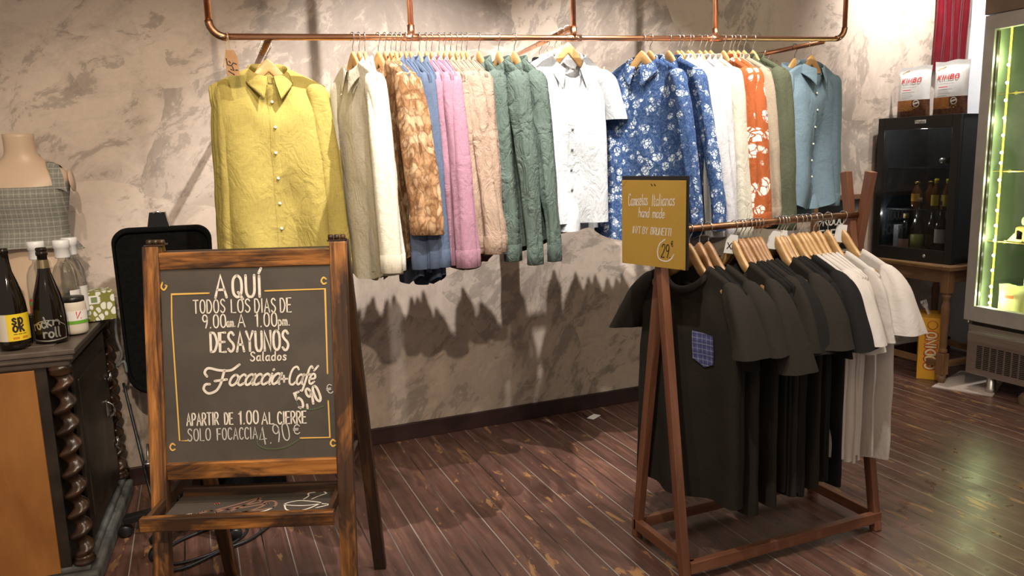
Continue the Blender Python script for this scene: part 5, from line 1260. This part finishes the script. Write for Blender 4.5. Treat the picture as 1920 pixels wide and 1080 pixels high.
c = MB(); c.lathe([(0.001, -0.003), (0.017, -0.002), (0.017, 0.02), (0.015, 0.021)], n=20); c.build('cap', M['silver_lab'], t)

# coffee bags on the mini fridge
def pillow(W, H, D, seed, n=26, mcut=None):
    u = np.linspace(-1, 1, n); v = np.linspace(0, 1, 34); U, V = np.meshgrid(u, v); wv = Wob(seed, 14, 40, 10); w2 = Wob(seed + 1, 4, 9)
    prof = np.clip(1 - np.abs(U) ** 3.2, 0, 1) ** 0.6 * np.clip(np.sin(np.clip(V * 1.02 + 0.10, 0, 1) * PI), 0, 1) ** 0.55
    prof *= np.where(V > 0.84, 1 - sstep(V, 0.84, 0.93) * 0.93, 1)
    out = []
    for sgn in (-1, 1):
        X = U * W / 2 * (1 - 0.05 * np.sin(V * PI)) ; Zz = V * H; Y = sgn * (D / 2 * prof + 0.0008)
        P = np.stack([X, Y, Zz], -1); Y = Y + sgn * prof * (0.004 * wv(P) + 0.004 * w2(P)); Zz = Zz + 0.004 * np.sin(U * 5 + seed) * (V > 0.9)
        out.append(np.stack([X, Y, Zz], -1))
    return out
for i, (u, lab) in enumerate(((-0.118, 'left silver coffee bag with KIMBO lettering on the mini fridge'), (0.118, 'right silver coffee bag with KIMBO lettering on the mini fridge, taller-looking'))):
    k = thing('coffee_bag', lab, 'coffee bag', in_fridge(u, 0.12 + 0.02 * i, H_ + 0.001), FR + (0.0 if i == 0 else -0.03), 'coffee bags on the mini fridge')
    f0, bk0 = pillow(0.232, 0.325 + 0.01 * i, 0.09, 31 + i)
    m = MB(); m.grid(f0[11:]); m.grid(bk0); m.build('foil_body', M['kimbo_silver'], k)
    m = MB(); m.grid(f0[:12, :15], 1); m.grid(f0[:12, 14:], 0); m.grid(f0[:5] + np.array([0, -0.0012, 0]), 0); m.build('printed_band', [M['kimbo_brown'], M['kimbo_orange']], k)
    H0 = 0.325 + 0.01 * i
    def ff(u_, v_, G=f0, H0=H0):
        a_ = int(np.clip(round((u_ / 0.116 + 1) / 2 * 25), 0, 25)); c_ = int(np.clip(round(v_ / H0 * 33), 0, 33))
        fu = np.clip((u_ / 0.116 + 1) / 2 * 25, 0, 24.999); fv = np.clip(v_ / H0 * 33, 0, 32.999); i0, j0 = int(fv), int(fu); a1, b1 = fv - i0, fu - j0
        y = (G[i0, j0, 1] * (1 - a1) + G[i0 + 1, j0, 1] * a1) * (1 - b1) + (G[i0, j0 + 1, 1] * (1 - a1) + G[i0 + 1, j0 + 1, 1] * a1) * b1
        return (u_, y - 0.0035, v_)
    m = MB(); lettering(m, 'KIMBO', 0.027, -0.072, 0.222, ff, 0.0056, width=0.135, slant=0.1, gap=0.22); m.build('brand_lettering', M['red_ink'], k)
    m = MB()
    for r_, (x0, x1) in enumerate(((-0.06, 0.03), (-0.06, 0.01), (-0.06, 0.02), (-0.06, 0.0))): ribbon(m, [(x0 + (x1 - x0) * q / 6, 0.159 - 0.013 * r_) for q in range(7)], 0.0026, ff)
    m.build('small_print', M['grey_ink'], k)
    m = MB(); ribbon(m, [(-0.055 + 0.055 * q / 6, 0.174) for q in range(7)], 0.0042, ff); m.build('red_subtitle', M['red_ink'], k)
    m = MB(); ribbon(m, [(-0.06 + 0.02 * q, 0.208) for q in range(6)], 0.0022, ff); m.build('grey_subtitle', M['grey_ink'], k)
    m = MB(); ribbon(m, [(-0.085, 0.285), (-0.05, 0.296), (-0.04, 0.298)], 0.007, ff); m.build('gold_seal_mark', M['gold_trim'], k)
    ring = [(0.045 + 0.019 * math.cos(q * 2 * PI / 20), 0.085 + 0.02 * math.sin(q * 2 * PI / 20)) for q in range(21)]
    m = MB(); ribbon(m, ring, 0.005, ff); ribbon(m, [(0.032, 0.083), (0.045, 0.087), (0.058, 0.09)], 0.011, ff); m.build('round_badge', M['paper'], k)
    m = MB(); rr = random.Random(i)
    for q in range(16):
        x_ = -0.06 + 0.0075 * q; z_ = 0.052 + rr.uniform(-0.012, 0.012); ribbon(m, [(x_, z_), (x_ + rr.uniform(0.003, 0.008), z_ + rr.uniform(-0.006, 0.006))], 0.0042, ff)
    m.build('bean_print', M['gold_trim'], k)

# red hanging drape in the corner
rows = []; xs = np.linspace(4.80, 5.085, 60)
for z in np.linspace(2.02, CZ - 0.01, 30):
    rows.append(np.stack([xs, 3.86 + 0.010 * np.cos((xs - 4.80) / 0.285 * PI * 7) + 0.004 * np.sin(z * 9 + xs * 20), np.full(60, z)], -1))
R1 = np.stack(rows); R2 = R1 + np.array([0, 0.012, 0])
m = MB(); m.grid(R1); m.grid(R2); m.grid(np.stack([R1[0], R2[0]])); m.grid(np.stack([R1[:, 0], R2[:, 0]])); m.grid(np.stack([R1[:, -1], R2[:, -1]]))
tag(m.build('red_drape', M['red_drape']), 'glossy dark red pleated hanging in the back right corner', 'drape')

# carton with forks under the table
bx = thing('biscuit_carton', 'orange-yellow carton with red-edged cream lettering under the table', 'carton', (4.475, 3.50, 0), math.radians(-50))
m = MB(); m.box((0, 0, 0.205), (0.15, 0.29, 0.41), 0, 0.002); m.build('carton_body', M['box_yellow'], bx)
m = MB(); m.box((0.0755, 0, 0.215), (0.001, 0.285, 0.36)); m.build('side_panel', M['box_white'], bx)
m = MB(); ft = lambda off: (lambda u, v: (u, -0.145 - off, v))
# vertical text: rotate 90 degrees, reading upwards
def vtext(mb, text, h, u0, v0, L, sw, mi, off):
    lettering(mb, text, h, 0, 0, lambda a_, b_: (u0 - b_, -0.145 - off, v0 + a_), sw, width=L, mi=mi, gap=0.18)
vtext(m, 'GODINO', 0.055, 0.025, 0.075, 0.24, 0.026, 0, 0.0012); vtext(m, 'GODINO', 0.055, 0.025, 0.075, 0.24, 0.012, 1, 0.0020)
m.build('carton_lettering', [M['box_red'], M['box_cream']], bx)
m = MB(); rr = random.Random(3)
for k in range(8): ribbon(m, [(-0.01 + rr.uniform(-0.04, 0.04), 0.1 + 0.022 * k), (rr.uniform(-0.03, 0.05), 0.102 + 0.022 * k)], 0.006, lambda u, v: (0.0768, u, v))
m.build('side_print', M['grey_ink'], bx)
m = MB(); m.lathe([(0.028, 0), (0.030, 0.0006), (0.026, 0.001)], (0.0, -0.1455, 0.365), 24, 0, Matrix.Rotation(PI / 2, 3, 'X'), caps=False); m.build('printed_badge', M['box_red'], bx)
fk = thing('fork_bundle', 'bundle of silver plastic forks standing out of the carton top', 'forks', (4.455, 3.52, 0.41), math.radians(-35))
for i in range(3):
    m = MB(); y = 0.012 * (i - 1)
    m.prism([(-0.004, 0.0), (0.004, 0.0), (0.006, 0.045), (0.016, 0.06), (0.018, 0.10), (0.012, 0.10), (0.011, 0.07), (0.008, 0.07), (0.007, 0.10), (0.002, 0.10), (0.002, 0.07), (-0.002, 0.07), (-0.002, 0.10), (-0.007, 0.10), (-0.008, 0.07), (-0.011, 0.07), (-0.012, 0.10), (-0.018, 0.10), (-0.016, 0.06), (-0.006, 0.045)], 0.002, 0)
    o = m.build('fork', M['fork'], fk, (0.01 * i, y, 0)); o.rotation_euler = (0, -0.35 - 0.12 * i, 0.3 * (i - 1))

# chalkboard with wooden frame on the back wall behind the rack
cbd = thing('framed_chalkboard', 'small wood-framed black board reading PRODOTTI FRESCHI, low on the back wall', 'sign', (4.03, WY - 0.001, 1.0))
m = MB(); m.box((0, -0.012, 0), (0.40, 0.012, 0.34)); m.build('board', M['black_pl'], cbd)
for x in (-0.212, 0.212):
    m = MB(); m.box((x, -0.015, 0), (0.036, 0.028, 0.40), 0, 0.003); m.build('frame_side', M['table_wood'], cbd)
for z in (-0.185, 0.185):
    m = MB(); m.box((0, -0.015, z), (0.39, 0.026, 0.034), 0, 0.003); m.build('frame_rail', M['table_wood'], cbd)
m = MB(); fr = lambda u, v: (u, -0.0195, v)
lettering(m, 'PRODOTTI', 0.066, -0.185, 0.005, fr, 0.011, width=0.35); lettering(m, 'FRESCHI', 0.066, -0.165, -0.095, fr, 0.011, width=0.31); m.build('board_lettering', M['paper'], cbd)

# ------------------------------------------------------------------ tall glass-door fridge
tf_ = thing('display_fridge', 'tall stainless glass-door display fridge glowing green at the right', 'fridge', (4.36, 3.195, 0), P2)
W2, D2 = 0.95, 0.72
def Bx(nm, c, s_, m_, par=None, bev=0.003):
    q = MB(); q.box(c, s_, 0, bev); return q.build(nm, m_, par or tf_)
m = MB(); m.box((0.02, 0.05 + D2 / 2, 1.33), (0.03, D2, 1.80), 0, 0.002); m.box((W2 - 0.02, 0.05 + D2 / 2, 1.33), (0.03, D2, 1.80), 0, 0.002); m.box((W2 / 2, D2 + 0.04, 1.33), (W2, 0.03, 1.80), 0, 0.002); m.box((W2 / 2, 0.05 + D2 / 2, 0.455), (W2, D2, 0.03), 0, 0.002); m.box((W2 / 2, 0.05 + D2 / 2, 2.22), (W2, D2, 0.03), 0, 0.002)
m.build('liner', M['liner'], tf_)
m = MB(); m.box((-0.001, 0.05 + D2 / 2, 1.33), (0.008, D2 + 0.02, 1.82), 0, 0.001); m.build('outer_side', M['steel_paint'], tf_)
m = MB(); m.box((0.032, 0.02, 1.345), (0.064, 0.045, 1.80), 0, 0.004); m.box((W2 - 0.032, 0.02, 1.345), (0.064, 0.045, 1.80), 0, 0.004); m.box((W2 / 2, 0.02, 2.205), (W2 - 0.128, 0.045, 0.085), 0, 0.003); m.box((W2 / 2, 0.02, 0.492), (W2 - 0.128, 0.045, 0.095), 0, 0.003)
dr = m.build('door_frame', M['steel_paint'], tf_)
m = MB(); m.box((0.068, 0.03, 1.345), (0.008, 0.02, 1.62)); m.build('door_gasket', M['black_pl'], dr)
m = MB(); m.box((W2 / 2, 0.018, 1.345), (W2 - 0.128, 0.004, 1.63)); m.build('glass_pane', M['glass'], dr)
Bx('header', (W2 / 2, 0.05 + D2 / 2 - 0.03, 2.36), (W2, D2 + 0.06, 0.22), M['brown_header'])
Bx('lower_gap', (W2 / 2, 0.1, 0.425), (W2 - 0.04, 0.1, 0.03), M['black_pl'])
Bx('kick_frame', (W2 / 2, 0.05 + D2 / 2, 0.255), (W2, D2, 0.31), M['steel'])
Bx('kick_lip', (W2 / 2 + 0.01, 0.03, 0.345), (W2 - 0.04, 0.05, 0.055), M['steel'])
m = MB()
for c in range(14):
    for r in range(13): m.box((0.085 + 0.045 * c, 0.048, 0.145 + 0.0115 * r), (0.032, 0.006, 0.0055))
m.build('vent_grille', M['black_pl'], tf_)
for x in (0.15, W2 - 0.12):
    m = MB(); m.lathe([(0.026, 0.0), (0.03, 0.004), (0.030, 0.03), (0.026, 0.034), (0.026, 0.11)], (x, 0.085, 0), 20); m.build('foot', M['steel'], tf_)
for z in (0.93, 1.35, 1.80):
    m = MB(); m.box((W2 / 2, 0.40, z), (W2 - 0.08, 0.58, 0.006)); m.box((W2 / 2, 0.115, z), (W2 - 0.08, 0.006, 0.022))
    m.build('shelf', M['glass'], tf_); Bx('shelf_edge', (W2 / 2, 0.108, z), (W2 - 0.08, 0.004, 0.007), M['gold_trim'])
m = MB(); m.box((0.112, 0.075, 1.34), (0.006, 0.008, 1.72)); ls = m.build('led_strip', M['led_strip'], tf_)
_led = None
zz = [0.50, 0.53, 0.56, 0.60, 0.66, 0.76, 0.85, 0.94, 1.03, 1.12, 1.21, 1.30, 1.40, 1.46, 1.56, 1.66, 1.76, 1.86, 1.96]
for z in zz:
    if _led is None:
        m = MB(); m.lathe([(0.0005, -0.009), (0.006, -0.006), (0.008, 0), (0.006, 0.006), (0.0005, 0.009)], n=12); o = m.build('led', M['led'], ls, (0.112, 0.068, z)); _led = o.data
    else: link('led', _led, ls, (0.112, 0.068, z))
def IN(x, y, z): return (4.36 + y, 3.195 - x, z)
for k, z in enumerate((0.60, 0.95, 1.30, 1.65, 2.0)):
    l = bpy.data.lights.new('fridge_led_light', 'POINT'); l.energy = 3.0; l.color = (0.88, 1.0, 0.50); l.shadow_soft_size = 0.008
    o = bpy.data.objects.new('fridge_led_light', l); COL.objects.link(o); o.location = IN(0.118, 0.062, z)
l = bpy.data.lights.new('mini_fridge_fill', 'POINT'); l.energy = 5.5; l.color = (1.0, 0.95, 0.85); l.shadow_soft_size = 0.02  # fill added inside the mini fridge to brighten its bottles
o = bpy.data.objects.new('mini_fridge_fill', l); COL.objects.link(o); o.location = in_fridge(0.0, 0.07, 0.86)
l2 = bpy.data.lights.new('mini_fridge_lower_fill', 'POINT'); l2.energy = 0.9; l2.color = (1.0, 0.95, 0.85); l2.shadow_soft_size = 0.01  # extra fill added low down for the bottom-shelf bottles, no such lamp there
o = bpy.data.objects.new('mini_fridge_lower_fill', l2); COL.objects.link(o); o.location = in_fridge(-0.19, 0.045, 0.30)
# food inside
t = thing('cheese_block', 'yellow cheese blocks wedge on the upper food shelf of the tall fridge', 'cheese', IN(0.27, 0.22, 0.934), P2); m = MB(); m.box((0, 0, 0.045), (0.20, 0.14, 0.09), 0, 0.015); m.build('block', M['cheese'], t)
t = thing('cheese_wedge', 'pale cheese piece lying at the front left of the fridge shelf', 'cheese', IN(0.17, 0.20, 0.934), P2); m = MB(); m.prism([(-0.04, 0), (0.05, 0), (0.05, 0.06), (0.02, 0.07)], 0.1); m.build('wedge', M['cheese'], t)
t = thing('food_tray', 'wrapped tray on top of the cheese blocks in the tall fridge', 'food tray', IN(0.30, 0.24, 1.026), P2); m = MB(); m.box((0, 0, 0.03), (0.22, 0.15, 0.06), 0, 0.02); m.build('wrapped_tray', M['frost'], t)
t = thing('patterned_jar', 'white patterned jar with mint green lid on the fridge floor shelf', 'jar', IN(0.315, 0.16, 0.68), P2); m = MB(); m.lathe([(0.055, 0), (0.058, 0.004), (0.058, 0.10), (0.055, 0.104)], n=28); m.build('jar_body', M['paper'], t)
m = MB(); f_ = cylfr(0.058, 0.001)
for k in range(-5, 6):
    for z in (0.03, 0.06): ribbon(m, [(k * 0.016 - 0.008, z - 0.012), (k * 0.016, z), (k * 0.016 + 0.008, z - 0.012)], 0.003, f_)
m.build('zigzag_print', M['ink'], t); m = MB(); m.lathe([(0.059, 0.104), (0.06, 0.106), (0.06, 0.155), (0.056, 0.158)], n=28); m.build('lid', M['jar_green'], t)
Bx('shelf', (W2 / 2, 0.40, 0.674), (W2 - 0.08, 0.5, 0.006), M['glass'])
for i, (x, z, lab, rr) in enumerate(((0.19, 0.474, 'left bag of pasta at the bottom of the tall fridge', 0.12), (0.35, 0.474, 'right bag of pasta at the bottom of the tall fridge', -0.2))):
    k = thing('pasta_bag', lab, 'pasta bag', IN(x, 0.16, z), P2 + rr, 'pasta bags in the tall fridge'); f0, b0 = pillow(0.17, 0.2, 0.08, 60 + i)
    m = MB(); m.grid(f0); m.grid(b0); m.build('bag_body', M['pasta'], k)
    m = MB(); m.box((0.0, -0.046, 0.13), (0.05, 0.002, 0.02), 0, 0.001); m.build('label_patch', M['box_red'], k)
for i, (x, z, lab) in enumerate(((0.27, 1.354, 'pale wrapped package on the third shelf of the tall fridge'), (0.29, 1.804, 'pale wrapped package on the top shelf of the tall fridge'))):
    k = thing('wrapped_package', lab, 'package', IN(x, 0.3, z), P2); m = MB(); m.box((0, 0, 0.07), (0.18, 0.2, 0.14), 0, 0.03); m.build('wrapping', M['frost'], k)

# pale board and brown mat on the floor at the right
m = MB(); V = [(4.235, 3.285), (4.70, 3.44), (5.02, 3.30), (4.38, 2.985)]
m.add([(x, y, 0.0) for x, y in V] + [(x, y, 0.006) for x, y in V], [[0, 1, 2, 3], [7, 6, 5, 4], [0, 4, 5, 1], [1, 5, 6, 2], [2, 6, 7, 3], [3, 7, 4, 0]], smooth=False)
tag(m.build('floor_board', M['plate']), 'pale flat board on the floor under the tall fridge', 'board')
a = np.linspace(0, 2 * PI, 64, endpoint=False); rows = []; wb = Wob(77, 6, 18)
for k_, h_ in ((1.0, 0.0), (1.0, 0.03), (0.97, 0.05), (0.9, 0.06), (0.6, 0.065), (0.3, 0.066), (0.01, 0.066)):
    ex = np.sign(np.cos(a)) * np.abs(np.cos(a)) ** 0.35; ey = np.sign(np.sin(a)) * np.abs(np.sin(a)) ** 0.35
    P = np.stack([4.78 + 0.42 * k_ * ex, 2.50 + 0.38 * k_ * ey, np.full(64, h_)], -1); P[:, 2] += (0.01 * wb(P) if h_ > 0 else 0); rows.append(P)
m = MB(); m.grid(np.stack(rows), closed=True); o = m.build('coir_mat', M['mat_brown']); o.location = (-0.02, 0, 0)
tag(o, 'thick fuzzy brown mat on the floor in front of the tall fridge', 'mat')
# little tag on the floor by the wall
t = thing('paper_tag', 'small white paper tag on a dark cord lying by the back wall', 'tag', (2.06, 3.76, 0.0), 0.55)
m = MB(); m.box((0, 0, 0.004), (0.085, 0.045, 0.003), 0, 0.001); m.build('card', M['paper'], t)
m = MB(); m.tube(catmull([(-0.03, 0.02, 0.006), (-0.01, 0.06, 0.008), (0.03, 0.09, 0.004)], 6), 0.003, 8); m.build('cord', M['cable'], t)
